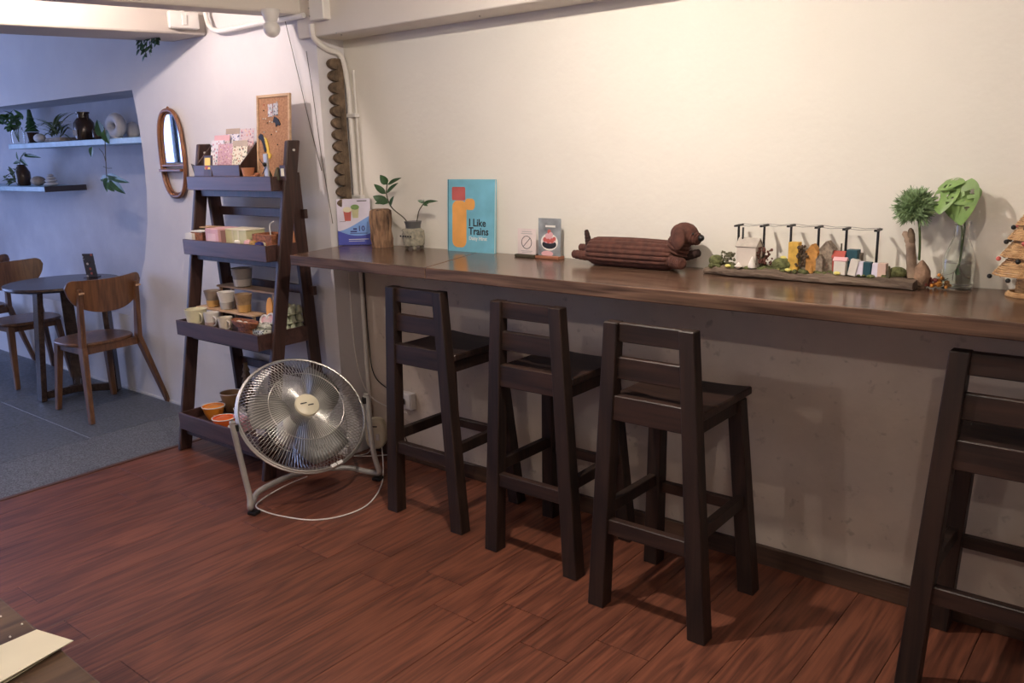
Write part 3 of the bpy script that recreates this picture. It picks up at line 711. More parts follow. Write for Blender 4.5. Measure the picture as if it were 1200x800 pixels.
# trailing vine in small pot
p = sh(116, UZ, 2.77); r = thing('trailing_vine', 'small potted vine trailing over the edge of the niche shelf', 'plant', p)
bottle(r, p, [(.022, 0), (.035, .015), (.035, .06), (.028, .07), (0, .068)], m_amber, 'pot')
def yy(px, py, y=2.69): return aty(px, py, y)
MB().tube(smoothpath([p+Vector((0,0,.07)), yy(122,150), yy(123,165), yy(124,190), yy(125,207)], 6), .0028, 6).build('stem', m_stemd, r)
MB().tube(smoothpath([yy(116,174), yy(121,180), yy(124,190)], 4), .002, 5).build('stem', m_stemd, r)
MB().tube(smoothpath([yy(121,195), yy(126,197), yy(131,197)], 4), .002, 5).build('stem', m_stemd, r)
for (a, b, w) in (((121,160),(112,140),.05), ((122,152),(127,168),.045), ((108,172),(106,184),.03), ((126,208),(116,210),.03), ((126,208),(124,225),.04), ((128,209),(144,226),.04), ((130,208),(148,213),.025), ((127,207),(134,209),.03), ((127,212),(133,224),.04), ((125,205),(138,207),.02)):
    P0, P1 = yy(*a), yy(*b, y=2.68); MB().leaf(P0, P1-P0, (.3,-1,.3), (P1-P0).length, w*1.5, curl=.1).build('leaf', m_leaf, r)
# ring-shaped white ceramic + one behind
p = sh(138, UZ, 2.82); r = thing('ring_vase', 'white ring-shaped ceramic vase lying on the niche shelf', 'vase', p)
MB().tube([p+Vector((.068*math.cos(a), .0, .083+.05*math.sin(a))) for a in [2*math.pi*k/24 for k in range(24)]], .033, 12, True).build('ring', m_pale, r, smooth=True)
MB().lathe([(.03, 0), (.035, .012), (.02, .03)], 16, Matrix.Translation(p)).build('base', m_pale, r, smooth=True)
p = sh(157, UZ, 2.93); tag(MB().ball(p+Vector((0,0,.055)), (.05,.05,.055), 14, 9).build('round_vase', m_pale, smooth=True, loc=p), 'pale round pot beside the ring vase at the shelf end', 'pot')
# lower shelf: vase plant, stone, stacked stones
p = sh(28, LZ); r = thing('vase_plant', 'leafy sprig in a black vase on the lower niche shelf', 'plant', p)
bottle(r, p, [(.045, 0), (.055, .03), (.055, .10), (.035, .14), (.03, .15), (.033, .16), (0, .158)], m_amber, 'vase')
foliage(r, p+Vector((-.10,-.02,.06)), 40, .06, .028, (.09,.04,.045), m_spid, seed=8)
for (a, b) in (((25,190),(12,190)), ((22,188),(18,178)), ((24,186),(30,193)), ((26,184),(28,178)), ((28,182),(42,182))):
    P0, P1 = aty(*a, 2.79), aty(*b, 2.77); MB().leaf(P0, P1-P0, (.2,-1,.5), max(.06, (P1-P0).length), .03).build('leaf', m_leaf, r)
MB().tube(smoothpath([p+Vector((0,0,.12)), aty(23,190,2.79), aty(27,181,2.79), aty(36,181,2.79)], 5), .003, 6).build('stem', m_stemd, r)
p = sh(45, LZ); tag(MB().ball(p+Vector((0,0,.036)), (.07,.05,.036), 14, 8).build('stone', m_stone, smooth=True, loc=p), 'rounded brown stone on the lower niche shelf', 'stone')
p = sh(60, LZ); r = thing('stone_stack', 'stack of flat pale stones on the lower niche shelf', 'stones', p)
zz = p.z
for rx, rz in ((.07,.014), (.058,.012), (.046,.011), (.03,.010)):
    MB().ball((p.x, p.y, zz+rz), (rx, rx*.7, rz), 14, 6).build('flat_stone', m_pale, r, smooth=True); zz += rz*1.85
# hanging plant below the lower beam
hp = Vector((-4.66, 2.30, 2.17)); hp = aty(173, 42, 2.52)
r = thing('hanging_plant', 'small leafy vine tips hanging below the lower beam', 'plant', hp + Vector((0,0,.1)))
MB().lathe([(.03,2.24),(.05,2.29),(.055,2.33),(.05,2.33),(0,2.31)], 16, Matrix.Translation((hp.x, hp.y, 0))).build('pot', m_terra, r, smooth=True)
MB().tube([(hp.x, hp.y, 2.31), (hp.x, hp.y, ZC)], .002, 5).build('hanger', m_stemd, r)
rr = random.Random(9)
for k, (a, b) in enumerate((((166,34),(164,58)), ((172,34),(170,66)), ((178,34),(176,60)), ((182,34),(184,50)))):
    P0, P1 = aty(*a, 2.52), aty(*b, 2.52); MB().tube([P0, (P0+P1)/2+Vector((.006,0,0)), P1], .0018, 5).build('stem', m_stem, r)
    for j in range(8):
        t = .25+.75*j/7; q = P0.lerp(P1, t); s = (-1)**j
        MB().leaf(q, (s*.7+rr.uniform(-.2,.2), rr.uniform(-.5,.2), -.5), (.2,-1,.4), .042*rr.uniform(.8,1.2), .024).build('leaf', m_leaf, r)

# ------------------------------------------------------------------ far room: round table and chairs
TC = Vector((-5.80, 2.42, 0)); TZ = .765
r = thing('round_table', 'small round dark wooden table on slab legs by the blue wall', 'table', TC)
MB().lathe([(.0, TZ-.028), (.33, TZ-.028), (.35, TZ-.014), (.348, TZ), (0, TZ)], 48, Matrix.Translation((TC.x, TC.y, 0))).build('tabletop', m_table, r, smooth=True)
legs = [Vector((-5.80, 2.185, 0)), Vector((-5.62, 2.60, 0)), Vector((-6.03, 2.53, 0))]
for p in legs:
    d = (p-TC).normalized(); t = p + (Vector((.06, .05, 0)) if p.y < 2.3 else Vector((0,0,0)))
    MB().beam((p.x, p.y, 0), (t.x, t.y, TZ-.028), .075, .036, side=(-d.y, d.x, 0), flat=True).build('leg', m_table, r, bevel=.003)
    MB().beam((TC.x, TC.y, .035), (p.x, p.y, .035), .04, .05, side=(-d.y, d.x, 0)).build('floor_rail', m_table, r, bevel=.003)
# menu card stand on it
p = atz(107, 318, TZ); p = Vector((-5.86, 2.60, TZ)); q = atz(110, 319, TZ); p = Vector((-5.80, 2.62, TZ))
r = thing('table_menu', 'small upright menu card on the round table', 'menu', p)
M = frame(p, (.85, .53, 0), (0, -.15, 1))
MB().bx(-.045, .045, -.0, .006, -.03, .03, M @ Matrix.Rotation(0, 4, 'X')).build('foot', m_table, r)
MB().bx(-.038, .038, .006, .165, -.004, .004, M).build('card', printed('menu_print', (.05,.05,.06), [(.5,.5,.52),(.45,.12,.10),(.04,.03,.03),(.6,.55,.5)], 38, .33), r)
def make_chair():
    r = thing('dining_chair', '', 'chair', (0,0,0), 'brown dining chairs by the round table')   # faces -x, back at +x
    mb = MB(); n = 32
    prof = []
    for k in range(n):
        a = 2*math.pi*k/n; c, s_ = math.cos(a), math.sin(a)
        prof.append((.20*math.copysign(abs(c)**.75, c)-.02, .215*math.copysign(abs(s_)**.75, s_)))
    MB().prism(prof, .022, h0=.435).build('seat', m_chair, r, bevel=.007, seg=2, local=True, smooth=True)
    for s in (-1, 1):
        MB().beam((-.205, s*.19, 0), (-.15, s*.155, .436), .030, .034, w1=.042, h1=.048, side=(0,1,0), flat=True).build('front_leg', m_chair, r, bevel=.004, local=True)
        MB().beam((.285, s*.262, 0), (.165, s*.185, .44), .028, .036, w1=.034, h1=.055, side=(0,1,0), flat=True).build('rear_leg', m_chair, r, bevel=.004, local=True)
        MB().beam((.165, s*.186, .43), (.215, s*.185, .80), .032, .050, w1=.028, h1=.028, side=(0,1,0), flat=True).build('back_post', m_chair, r, bevel=.005, local=True)
        MB().box((.2265 if 0 else .236, s*.185, .775), (.004, .035, .012)).build('dowel_cap', m_pinew, r, bevel=.002, local=True)
        MB().beam((-.15, s*.155, .415), (.165, s*.178, .415), .022, .045, side=(0,1,0)).build('side_rail', m_chair, r, bevel=.002, local=True)
    MB().beam((-.15, -.15, .415), (-.15, .15, .415), .022, .045, side=(1,0,0)).build('front_rail', m_chair, r, local=True)
    MB().beam((.16, -.17, .415), (.16, .17, .415), .022, .045, side=(1,0,0)).build('rear_rail', m_chair, r, local=True)
    # bent plywood backrest
    K = 44; vs = []; fs = []
    def edge(u):
        t = abs(u); top = .842 + .012*t*t; bot = .640 + .105*t**2.6; mid = (.842+.745)/2+.012
        if t > .80: q = math.sqrt(max(.0004, 1-((t-.80)/.20)**2)); top = mid+(top-mid)*q; bot = mid+(bot-mid)*q
        return bot, top
    J = 6
    for side in (0, 1):
        for i in range(K+1):
            u = -1+2*i/K; b, tp = edge(u); yv = u*.245
            for j in range(J+1):
                z = b+(tp-b)*j/J; x = .206 - .055*u*u*1.0 + (z-.74)*.10 + (.013 if side else 0) + .012
                vs.append((x-.012, yv, z))
    N_ = (K+1)*(J+1)
    for i in range(K):
        for j in range(J):
            a = i*(J+1)+j; q = (a, a+1, a+J+2, a+J+1); fs += [q, tuple(k+N_ for k in q[::-1])]
    for i in range(K):
        a = i*(J+1); fs += [(a, a+J+1, a+J+1+N_, a+N_), (a+J+J+1, a+J, a+J+N_, a+J+J+1+N_)]
    for j in range(J):
        a = j; b = K*(J+1)+j; fs += [(a+1, a, a+N_, a+1+N_), (b, b+1, b+1+N_, b+N_)]
    MB().add(vs, fs).build('backrest', m_chair, r, smooth=True, local=True)
    return r
ch = make_chair(); ch.location = (-5.33, 2.375, 0); ch.rotation_euler = (0,0,R_(6)); ch['label'] = 'brown bentwood dining chair at the round table, on the ladder shelf side'
dup(ch, (-6.46, 2.40, 0), R_(180), 'brown bentwood dining chair half behind the round table, facing the ladder shelf')
dup(ch, (-7.35, 2.38, 0), R_(4), 'brown bentwood dining chair back to back with the one behind the round table')

# ------------------------------------------------------------------ near table corner with folded card
ang = [(-1.296, .511), (-1.752, .523)]
r = thing('near_table', 'brown wooden table corner holding a folded cream card', 'table', (-1.9, -.1, 0))
a = atz(-2, 697, .735); b = atz(120, 800, .735)
d = (b-a).normalized(); dn = Vector((-d.y, d.x, 0)); dn = dn if dn.y < 0 else -dn
c0 = a - d*.7; c1 = b + d*.4
poly = [(c0.x, c0.y), (c1.x, c1.y), (c1.x+dn.x*.7, c1.y+dn.y*.7), (c0.x+dn.x*.7, c0.y+dn.y*.7)]
MB().prism(poly, .03, h0=.705).build('tabletop', m_ntable, r, bevel=.004, seg=2)
cx_ = sum(q[0] for q in poly)/4; cy_ = sum(q[1] for q in poly)/4
for q in poly:
    x = q[0]+(cx_-q[0])*.12; yq = q[1]+(cy_-q[1])*.12; MB().bx(x-.025, x+.025, yq-.025, yq+.025, 0, .705).build('leg', m_ntable, r, bevel=.003)
p = atz(30, 770, .735)
r = thing('folded_card', 'folded cream paper card lying on the near wooden table', 'card', p)
c = [atz(43, 737, .738), atz(86, 750, .738), atz(0, 803, .738), atz(-60, 782, .738)]
MB().prism([(q.x, q.y) for q in c], .0012, h0=.7365).build('lower_leaf', m_paperc, r)
c = [atz(43, 737, .742), atz(86, 750, .744), atz(-2, 800, .746), atz(-60, 780, .742)]
mb = MB(); mb.add([c[0]-Vector((0,0,.003)), c[1], c[2], c[3]-Vector((0,0,.003))], [(0,1,2,3)]); o = mb.build('upper_leaf', m_paperc, r); md = o.modifiers.new('s', 'SOLIDIFY'); md.thickness = .001
for k, (x, yv) in enumerate(((1, 723), (26, 732), (12, 747))):
    p = atz(x, yv, .735); tag(MB().ball(p+Vector((0,0,.0018)), (.0026,.002,.0018), 8, 5).build('crumb', m_paper, loc=p), 'tiny white crumb on the near wooden table', 'crumb', 'crumbs on the near table')

# ------------------------------------------------------------------ things on the counter
def ct(px, py=None, y=2.75): # counter point from a photo column
    q = aty(px, 300, y); return Vector((q.x, y, CZ))
# promo stand standing across the corner
a = Vector((-3.292, 2.700, CZ)); b = Vector((-3.168, 2.808, CZ)); w = (b-a).length; dx = (b-a).normalized()
H_ = .225
r = thing('promo_stand', 'blue and white drinks promotion card in an acrylic stand in the wall corner', 'sign', (a+b)/2)
M = frame(a, dx, Vector((-dx.y*.10, dx.x*.10, 1)))        # x across, y up, z toward the camera
M = frame(a, dx, Vector((0,0,1)) + Vector((-dx.y, dx.x, 0))*.08)
MB().bx(0, w, 0, H_, -.003, 0, M).build('card', m_lilac, r)
def flat(poly, m, name, z=.0006, root=None, MM=None): return MB().prism(poly, .0004, (MM or M), h0=z).build(name, m, root or r, merge=False)
wave = [(w*t, .098-.030*math.cos(t*2.2)+.028*t) for t in [k/10 for k in range(11)]]
flat([(0,0),(w,0)]+wave[::-1], m_sky, 'print_band')
wave2 = [(w*t, .072-.045*math.sin(t*1.7)+.03*t*t) for t in [k/10 for k in range(11)]]
flat([(0,0),(w,0)]+wave2[::-1], m_roy, 'print_band', .0011)
def cup(x, y, s, m, m2):
    flat([(x-.018*s,y+.05*s),(x+.018*s,y+.05*s),(x+.013*s,y),(x-.013*s,y)], m, 'printed_cup')
    flat([(x+.02*s*math.cos(t), y+.05*s+.012*s*math.sin(t)) for t in [2*math.pi*k/14 for k in range(14)]], m2, 'printed_lid', .0011)
cup(.052, .118, 1.1, m_rose, m_paperc); cup(.090, .132, 1.05, m_ygrn, m_leafm)
text('10', .036, M @ Matrix.Translation((.098, .068, .0016)), m_navy, r, bold=.0006)
MB().bx(.076, .094, .074, .082, .0012, .0016, M).build('printed_line', m_navy, r); MB().bx(.062, .094, .062, .069, .0012, .0016, M).build('printed_line', m_navy, r); MB().bx(.060, .145, .055, .058, .0012, .0016, M).build('printed_line', m_navy, r)
MB().bx(.052, .15, .026, .029, .0016, .002, M).build('printed_line', m_paper, r); MB().bx(.052, .13, .018, .020, .0016, .002, M).build('printed_line', m_paper, r)
MB().bx(.10, .148, .212, .216, .0006, .001, M).build('printed_line', m_ink, r); MB().bx(.008, .026, .195, .214, .0006, .001, M).build('printed_mark', m_sky, r); MB().bx(.012, .04, .115, .1165, .0006, .001, M).build('printed_line', m_ink, r)
MB().bx(-.001, w+.001, 0, H_+.003, -.0056, -.0034, M).build('acrylic_sheet', m_glass, r)
MB().bx(-.001, w+.001, -.0005, .003, -.03, .02, M).build('foot', m_glass, r)

# upright log
p = ct(449, y=2.765); r = thing('wood_log', 'short upright piece of log with torn bark beside the promotion card', 'log', p)
def wob(a, z): return 1+.09*math.sin(3*a+z*22)+.05*math.sin(7*a-z*35)+.05*math.sin(16*a+z*9)
MB().lathe([(.050, 0), (.048, .02), (.050, .04), (.047, .07), (.050, .10), (.053, .13), (.050, .155), (.047, .172), (.034, .180), (0, .174)], 48, Matrix.Translation(p), wob).build('trunk', m_log, r, smooth=True)
# stoneware vase with two sprigs
p = ct(486, y=2.765); r = thing('vase_sprig', 'speckled stoneware vase on little feet holding two leafy sprigs', 'plant', p)
m_vase = pl('stoneware', (.40, .37, .28), .7, c2=(.20, .19, .15), sc=70, bump=.4)
V = MB().lathe([(.030, .014), (.048, .020), (.053, .055), (.050, .085), (.034, .098), (.034, .112), (.040, .128), (.034, .128), (.030, .11), (0, .10)], 28, Matrix.Translation(p)).build('vase', m_vase, r, smooth=True)
MB().lathe([(.0345, .0975), (.0352, .112), (.0412, .1285), (.0335, .1285)], 28, Matrix.Translation(p)).build('rim', pl('rim_grey', (.10, .10, .10), .5), V, smooth=True)
for k in range(4):
    a = .8+k*1.571; MB().ball(p+Vector((.035*math.cos(a), .035*math.sin(a), .010)), .0105, 10, 6).build('foot', m_vase, r, smooth=True)
for k in range(3): MB().tube([p+Vector((-.052,-.01,.045+.018*k))+Vector((.0, 0, 0)), p+Vector((-.064,-.012,.05+.018*k)), p+Vector((-.05,-.014,.055+.018*k))], .003, 5).build('side_loop', m_vase, r)
for k in range(5): MB().bx(p.x-.036+.016*k, p.x-.028+.016*k, p.y-.0535, p.y-.0505, p.z+.060, p.z+.067).build('carved_mark', m_ink, r)
Yv = 2.765
def V_(px, py, y=Yv): return aty(px, py, y)
MB().tube(smoothpath([p+Vector((-.015,0,.09)), V_(474,256), V_(459,243), V_(453,228), V_(453.5,216)], 6), .0028, 6).build('stem', m_stemd, r, smooth=True)
MB().tube(smoothpath([p+Vector((.012,0,.09)), V_(489,257), V_(491,247), V_(496,239)], 6), .0025, 6).build('stem', m_stemd, r, smooth=True)
for a, b, w_ in (((454,216),(446,206),.038), ((454.5,216),(467,208.5),.022), ((452,227),(439,216.5),.030), ((453,226),(463.5,215),.024), ((455,238),(438,230),.042), ((457,242),(460,231),.026), ((450,236),(440,238),.02),
                 ((497,237),(490,235),.016), ((497,237),(510,235),.016), ((497,238),(501,238),.016), ((497,236),(496,234),.02), ((496,238),(500,240.5),.016)):
    P0, P1 = V_(*a), V_(*b, y=Yv-.02); L = max((P1-P0).length*1.1, .022)
    MB().leaf(P0, P1-P0, (.25,-1,.5), L, w_, curl=.08).build('leaf', m_leaf, r, smooth=True)
# picture book (cover kept to plain shapes)
x0 = aty(525.5, 293, 2.80).x; x1 = aty(580, 295, 2.80).x
r = thing('picture_book', 'light blue picture book titled I Like Trains leaning on the wall', 'book', ((x0+x1)/2, 2.80, CZ))
bw, bh = x1-x0, .318
M = frame((x0, 2.795, CZ), (1,0,0), (0,.060,1))
MB().bx(0, bw, 0, bh, -.002, 0, M).build('front_cover', m_blue, r)
MB().bx(.002, bw-.003, .002, bh-.002, -.010, -.002, M).build('pages', m_paper, r)
MB().bx(0, bw, 0, bh, -.012, -.010, M).build('back_cover', m_blue, r)
MB().bx(.004, .007, 0, bh, .0, .0003, M).build('spine_crease', m_teal, r)
def rr_(x0, x1, y0, y1, c):
    out = []
    for cx2, cy2, a0 in ((x1-c, y1-c, 0), (x0+c, y1-c, 90), (x0+c, y0+c, 180), (x1-c, y0+c, 270)):
        out += [(cx2+c*math.cos(R_(a0+k*18)), cy2+c*math.sin(R_(a0+k*18))) for k in range(6)]
    return out
flat(rr_(.030, .115, .018, .225, .03), m_orange, 'printed_shape', .0004, r, M)
flat(rr_(.105, .165, .185, .235, .02), m_orange, 'printed_shape', .0008, r, M)
flat(rr_(.028, .108, .226, .285, .008), m_rose, 'printed_shape', .0008, r, M)
text('I Like', .046, M @ Matrix.Translation((.128, .115, .0005)), m_ink, r, bold=.0009)
text('Trains', .046, M @ Matrix.Translation((.128, .078, .0005)), m_ink, r, bold=.0009)
text('Daisy Hirst', .023, M @ Matrix.Translation((.130, .054, .0005)), m_paper, r, bold=.0004)
# small cards in wooden holders
def holder(px0, px1, h, mfoot, name, lab, mcard):
    x0 = aty(px0, 296, 2.775).x; x1 = aty(px1, 298, 2.775).x; w = x1-x0
    r = thing(name, lab, 'sign', ((x0+x1)/2, 2.775, CZ))
    MB().bx(x0, x1, 2.755, 2.80, CZ, CZ+.012).build('holder', mfoot, r, bevel=.002)
    M = frame((x0, 2.775, CZ+.006), (1,0,0), (0,.04,1))
    MB().bx(.003, w-.003, 0, h, -.0015, 0, M).build('card', mcard, r)
    return r, M, w
r, M, w = holder(606, 628.5, .112, m_stemd, 'notice_card', 'small white notice card with a crossed circle symbol', pl('notice_paper', (.76, .66, .62)))
MB().tube([M @ Vector((w/2+.026*math.cos(t), .055+.026*math.sin(t), .0008)) for t in [2*math.pi*k/28 for k in range(28)]], .0011, 5, True).build('printed_circle', m_ink, r)
MB().beam(M @ Vector((w/2-.018, .037, .001)), M @ Vector((w/2+.018, .073, .001)), .002, .001).build('printed_slash', m_ink, r)
for yv, l in ((.098, .05), (.090, .06), (.018, .06), (.012, .05)): MB().bx(w/2-l/2, w/2+l/2, yv, yv+.0025, .0002, .0006, M).build('printed_line', m_tubeg, r)
r, M, w = holder(630, 657.5, .158, pl('holder_wood', (.30, .12, .06)), 'dessert_menu', 'tall menu card with a pink dessert photo in a wooden holder', pl('menu_grey', (.28, .30, .31), var=.5, sc=12))
def disc(cx2, cy2, rx, ry, m, z, nm='printed_shape'): flat([(cx2+rx*math.cos(t), cy2+ry*math.sin(t)) for t in [2*math.pi*k/20 for k in range(20)]], m, nm, z, r, M)
disc(w/2, .062, .043, .035, m_paper, .0004); disc(w/2, .052, .036, .018, m_ink, .0008); disc(w/2, .070, .034, .014, m_pink, .0012)
for dx2, dy2, q in ((-.02,.072,.010), (-.004,.066,.010), (.014,.068,.010), (.026,.076,.008), (-.008,.086,.012), (.008,.092,.011), (.0,.104,.009)): disc(w/2+dx2, dy2, q, q, m_rose if q < .0105 else m_pink, .0016+.0001*dx2/.01)
disc(w/2-.01, .014, .03, .012, m_pink, .0008); MB().bx(w/2-.02, w/2+.03, .122, .130, .0006, .001, M).build('printed_line', m_paper, r)

# corduroy dachshund cushion
r = thing('dachshund_cushion', 'long brown corduroy dachshund cushion lying on the counter', 'toy dog', (-1.66, 2.73, CZ))
DY = 2.725
bx0 = aty(687, 300, DY).x; bx1 = aty(797, 300, DY).x
K = 22; nn_ = 108
def rib(a): return .94+.085*abs(math.sin(a*9))
vs = []; fs = []
for i in range(K+1):
    t = i/K; x = bx0+(bx1-bx0)*t
    rad = .052*min(1, (math.sin(math.pi*min(.5, t*4.2))), math.sin(math.pi*min(.5, (1-t)*4.5))+.25) if 0 < t < 1 else .012
    rz = rad*(.98+.10*math.sin(t*3)); ryy = rad*1.15
    for k in range(nn_):
        a = 2*math.pi*k/nn_; vs.append((x, DY+ryy*rib(a)*math.cos(a), CZ+.053+max(-.051, rz*rib(a)*math.sin(a))))
for i in range(K): fs += [(i*nn_+k, i*nn_+(k+1) % nn_, (i+1)*nn_+(k+1) % nn_, (i+1)*nn_+k) for k in range(nn_)]
fs += [tuple(range(nn_))[::-1], tuple(K*nn_+k for k in range(nn_))]
MB().add(vs, fs).build('body', m_cord, r)
def ribtube(pts, rad, name, m, n=8):
    path = smoothpath(pts, n); k = len(path); rs = []
    for i in range(k):
        t = i/(k-1); base = rad[0]+(rad[1]-rad[0])*t; rs.append(base*(1+.08*math.sin(i*2.1)))
    rs[0] *= .6; rs[-1] *= .55
    return MB().tube(path, rs, 12).build(name, m, r, smooth=False)
D = lambda px, py, y=DY: aty(px, py, y)
ribtube([D(691,288), D(689,280), D(687,269)], (.016, .008), 'tail', m_cordd)
ribtube([D(695,299,DY-.03), D(684,299,DY-.03), D(671,297,DY-.03)], (.021, .016), 'hind_paw', m_cord)
ribtube([D(697,292,DY+.03), D(689,291,DY+.03), D(679,289,DY+.03)], (.018, .014), 'hind_paw', m_cord)
ribtube([D(785,306,DY-.05), D(793,308,DY-.06), D(800,309,DY-.075)], (.022, .020), 'front_paw', m_cord)
ribtube([D(796,302,DY+.03), D(808,299,DY+.02), D(820,296,DY+.01)], (.018, .014), 'front_paw', m_cordd)
ribtube([D(792,294), D(797,284), D(800,276)], (.046, .038), 'neck', m_cord)
hd = D(802, 274)
MB().ball(hd, (.050, .042, .040), 26, 18, f=lambda q: 1+.03*abs(math.sin(q.y*26))).build('head', m_cord, r)
ribtube([D(804,274), D(812,278,DY-.005), D(820,281,DY-.01)], (.036, .019), 'snout', m_cord)
MB().ball(D(821.5,279,DY-.012), .012, 10, 7).build('nose', m_black, r, smooth=True)
for s, px in ((-1, 795), (1, 800)):
    e0 = D(px+1, 267, DY+s*.036); e1 = D(px-1, 291, DY+s*.05)
    M = frame((e0+e1)/2, (1,0,.05), e1-e0)
    L = (e1-e0).length
    MB().ball((0,0,0), (.026, L*.60, .012), 16, 12, M, f=lambda q: 1+.05*abs(math.sin(q.x*9))).build('ear', m_cord, r)
MB().ball(D(812,274,DY-.034), .004, 8, 6).build('eye', m_black, r)

# ------------------------------------------------------------------ driftwood village
DWY = 2.735
x0 = aty(829, 312, DWY).x; x1 = aty(1076, 332, DWY).x
dw = thing('driftwood_board', 'long flat piece of driftwood carrying the miniature village', 'driftwood', ((x0+x1)/2, DWY, CZ))
K = 46; vs = []; fs = []; J = 12; rq = random.Random(4)
for i in range(K+1):
    t = i/K; x = x0+(x1-x0)*t; hh = .030*(1-.35*max(0, 1-t*9)) + .004*math.sin(t*23)
    for j in range(J):
        a = 2*math.pi*j/J; yv = .062*math.copysign(abs(math.cos(a))**.5, math.cos(a))*(1-.5*max(0, 1-t*10)); zv = .5+.5*math.copysign(abs(math.sin(a))**.45, math.sin(a))
        vs.append((x, DWY+yv+rq.uniform(-.003,.003)+.004*math.sin(t*17), CZ+hh*zv+(rq.uniform(-.002,.001) if zv > .5 else 0)))
for i in range(K): fs += [(i*J+k, i*J+(k+1) % J, (i+1)*J+(k+1) % J, (i+1)*J+k) for k in range(J)]
fs += [tuple(range(J))[::-1], tuple(K*J+k for k in range(J))]
MB().add(vs, fs).build('board', m_drift, dw, smooth=True)
mz = MB(); rq = random.Random(12)
for k in range(150):
    x = x0+.03+(x1-x0-.1)*rq.random(); mz.ball((x, DWY-.02+rq.uniform(-.025,.055), CZ+.031), (rq.uniform(.006,.014), rq.uniform(.005,.01), rq.uniform(.004,.009)), 7, 4)
o = mz.build('moss', m_moss, dw, smooth=True); o['kind'] = 'stuff'
VZ = CZ+.029
def dv(px, y=DWY): return aty(px, 318, y).x
# power poles with wire
pp = thing('utility_poles', 'row of six miniature black utility poles strung with wire', 'poles', (dv(960), DWY+.03, VZ))
tops = []
for px, pyt in ((866,262.5), (896,263), (927.5,263), (960,264.5), (992.5,266.5), (1029.5,268)):
    q = aty(px, pyt, DWY+.035); tops.append(q)
    MB().tube([(q.x, q.y, VZ-.004), (q.x, q.y, q.z)], .0042, 8).build('pole', m_black, pp)
    MB().box((q.x, q.y, q.z-.004), (.009, .060, .006)).build('crossarm', m_black, pp)
for off in (-.026, .026):
    for a, b in zip(tops[:-1], tops[1:]):
        MB().tube([a+Vector((0,off,0)), (a+b)/2+Vector((0,off,-.004)), b+Vector((0,off,0))], .0006, 4).build('wire', m_black, pp)
def house(px0, px1, pyb, pye, pyr, m, mroof, lab, y=DWY, dep=.05, name='toy_house', flatroof=False, ridge='y', chim=False):
    """gabled block: wall height from eave row pye, ridge row pyr (ridge 'y' shows its gable, 'x' shows its roof)"""
    a = aty(px0, pye, y-dep/2); b = aty(px1, pye, y-dep/2); rz = aty((px0+px1)/2, pyr, y if ridge == 'x' else y-dep/2).z
    r = thing(name, lab, 'toy house', ((a.x+b.x)/2, y, VZ)); ez = (a.z+b.z)/2; w = b.x-a.x
    if ridge == 'y':
        poly = [(-w/2, 0), (w/2, 0), (w/2, ez-VZ), (0, rz-VZ), (-w/2, ez-VZ)] if not flatroof else [(-w/2,0),(w/2,0),(w/2,ez-VZ),(-w/2,ez-VZ)]
        M = Matrix.Translation(((a.x+b.x)/2, y+dep/2, VZ)) @ Matrix.Rotation(R_(90), 4, 'X')
        MB().prism(poly, dep, M).build('block', m, r, bevel=.0012)
        if mroof and not flatroof:
            for s in (-1, 1):
                d = Vector((s*w/2, 0, ez-rz)); 
                MB().beam(Vector(((a.x+b.x)/2, y, rz+.001)), Vector(((a.x+b.x)/2, y, rz+.001))+d*1.06, dep+.004, .003, side=(0,1,0)).build('roof', mroof, r)
    else:
        poly = [(-dep/2, 0), (dep/2, 0), (dep/2, ez-VZ), (0, rz-VZ), (-dep/2, ez-VZ)]
        M = Matrix.Translation((a.x, y, VZ)) @ Matrix(((0,0,1,0),(1,0,0,0),(0,1,0,0),(0,0,0,1)))
        MB().prism(poly, w, M).build('block', m, r, bevel=.0012)
        for s in (-1, 1):
            d = Vector((0, s*dep/2, ez-rz)); c = Vector(((a.x+b.x)/2, y, rz+.0015))
            MB().beam(c, c+d*1.10, w+.006, .003, side=(1,0,0)).build('roof', mroof, r)
    if chim: MB().box(((a.x+b.x)/2+w*.12, y, rz+.012), (.004, .004, .028)).build('chimney', m_stemd, r)
    return r, a, b, ez, rz
m_hw = pl('house_white', (.62, .55, .48), .8, var=.1); m_hgrey = pl('roof_grey', (.42, .38, .33), .8, var=.15, sc=40); m_hy = pl('house_yellow', (.62, .38, .07), .7, var=.25, sc=40)
m_ho = pl('house_orange', (.55, .27, .07), .7, var=.3, sc=40); m_hb = pl('house_stone', (.26, .21, .16), .85, var=.4, sc=90)
r, a, b, ez, rz = house(863, 886, 312, 289, 279, m_hw, m_hgrey, 'white toy house with a grey planked roof and chimney', ridge='x', dep=.055)
MB().box((a.x+.012, DWY-.004, rz+.012), (.005, .005, .05)).build('chimney', m_black, r)
house(924, 936, 314, 284, 283, m_hy, None, 'tall narrow mustard-yellow toy house with flat top', flatroof=True, dep=.03)
house(944.5, 958, 315, 296, 287, m_ho, m_ho, 'orange toy house with a pointed gable', dep=.032, y=DWY-.008)
house(938, 945, 315, 298, 292, m_hb, m_hb, 'small brown toy house squeezed beside the orange one', dep=.03, y=DWY+.01)
house(960, 976, 315, 293, 283.5, m_hb, m_hb, 'grey stone toy house with a steep gable', dep=.04, y=DWY+.008)
house(956, 964, 314, 305, 299, m_hb, m_hb, 'low stone toy shed in front of the stone house', dep=.02, y=DWY-.022)
house(975.5, 988.5, 317, 302, 294.5, m_red, m_red, 'red toy house with a red roof and thin chimney', ridge='x', dep=.03, chim=True)
house(977, 991, 319, 306, 302, m_cer, m_pink, 'white toy cottage with a pink roof in front of the red house', ridge='x', dep=.022, y=DWY-.03)
house(992, 1005, 316, 293, 291, m_teal, None, 'tall dark teal toy block with a rounded top', flatroof=True, dep=.034)
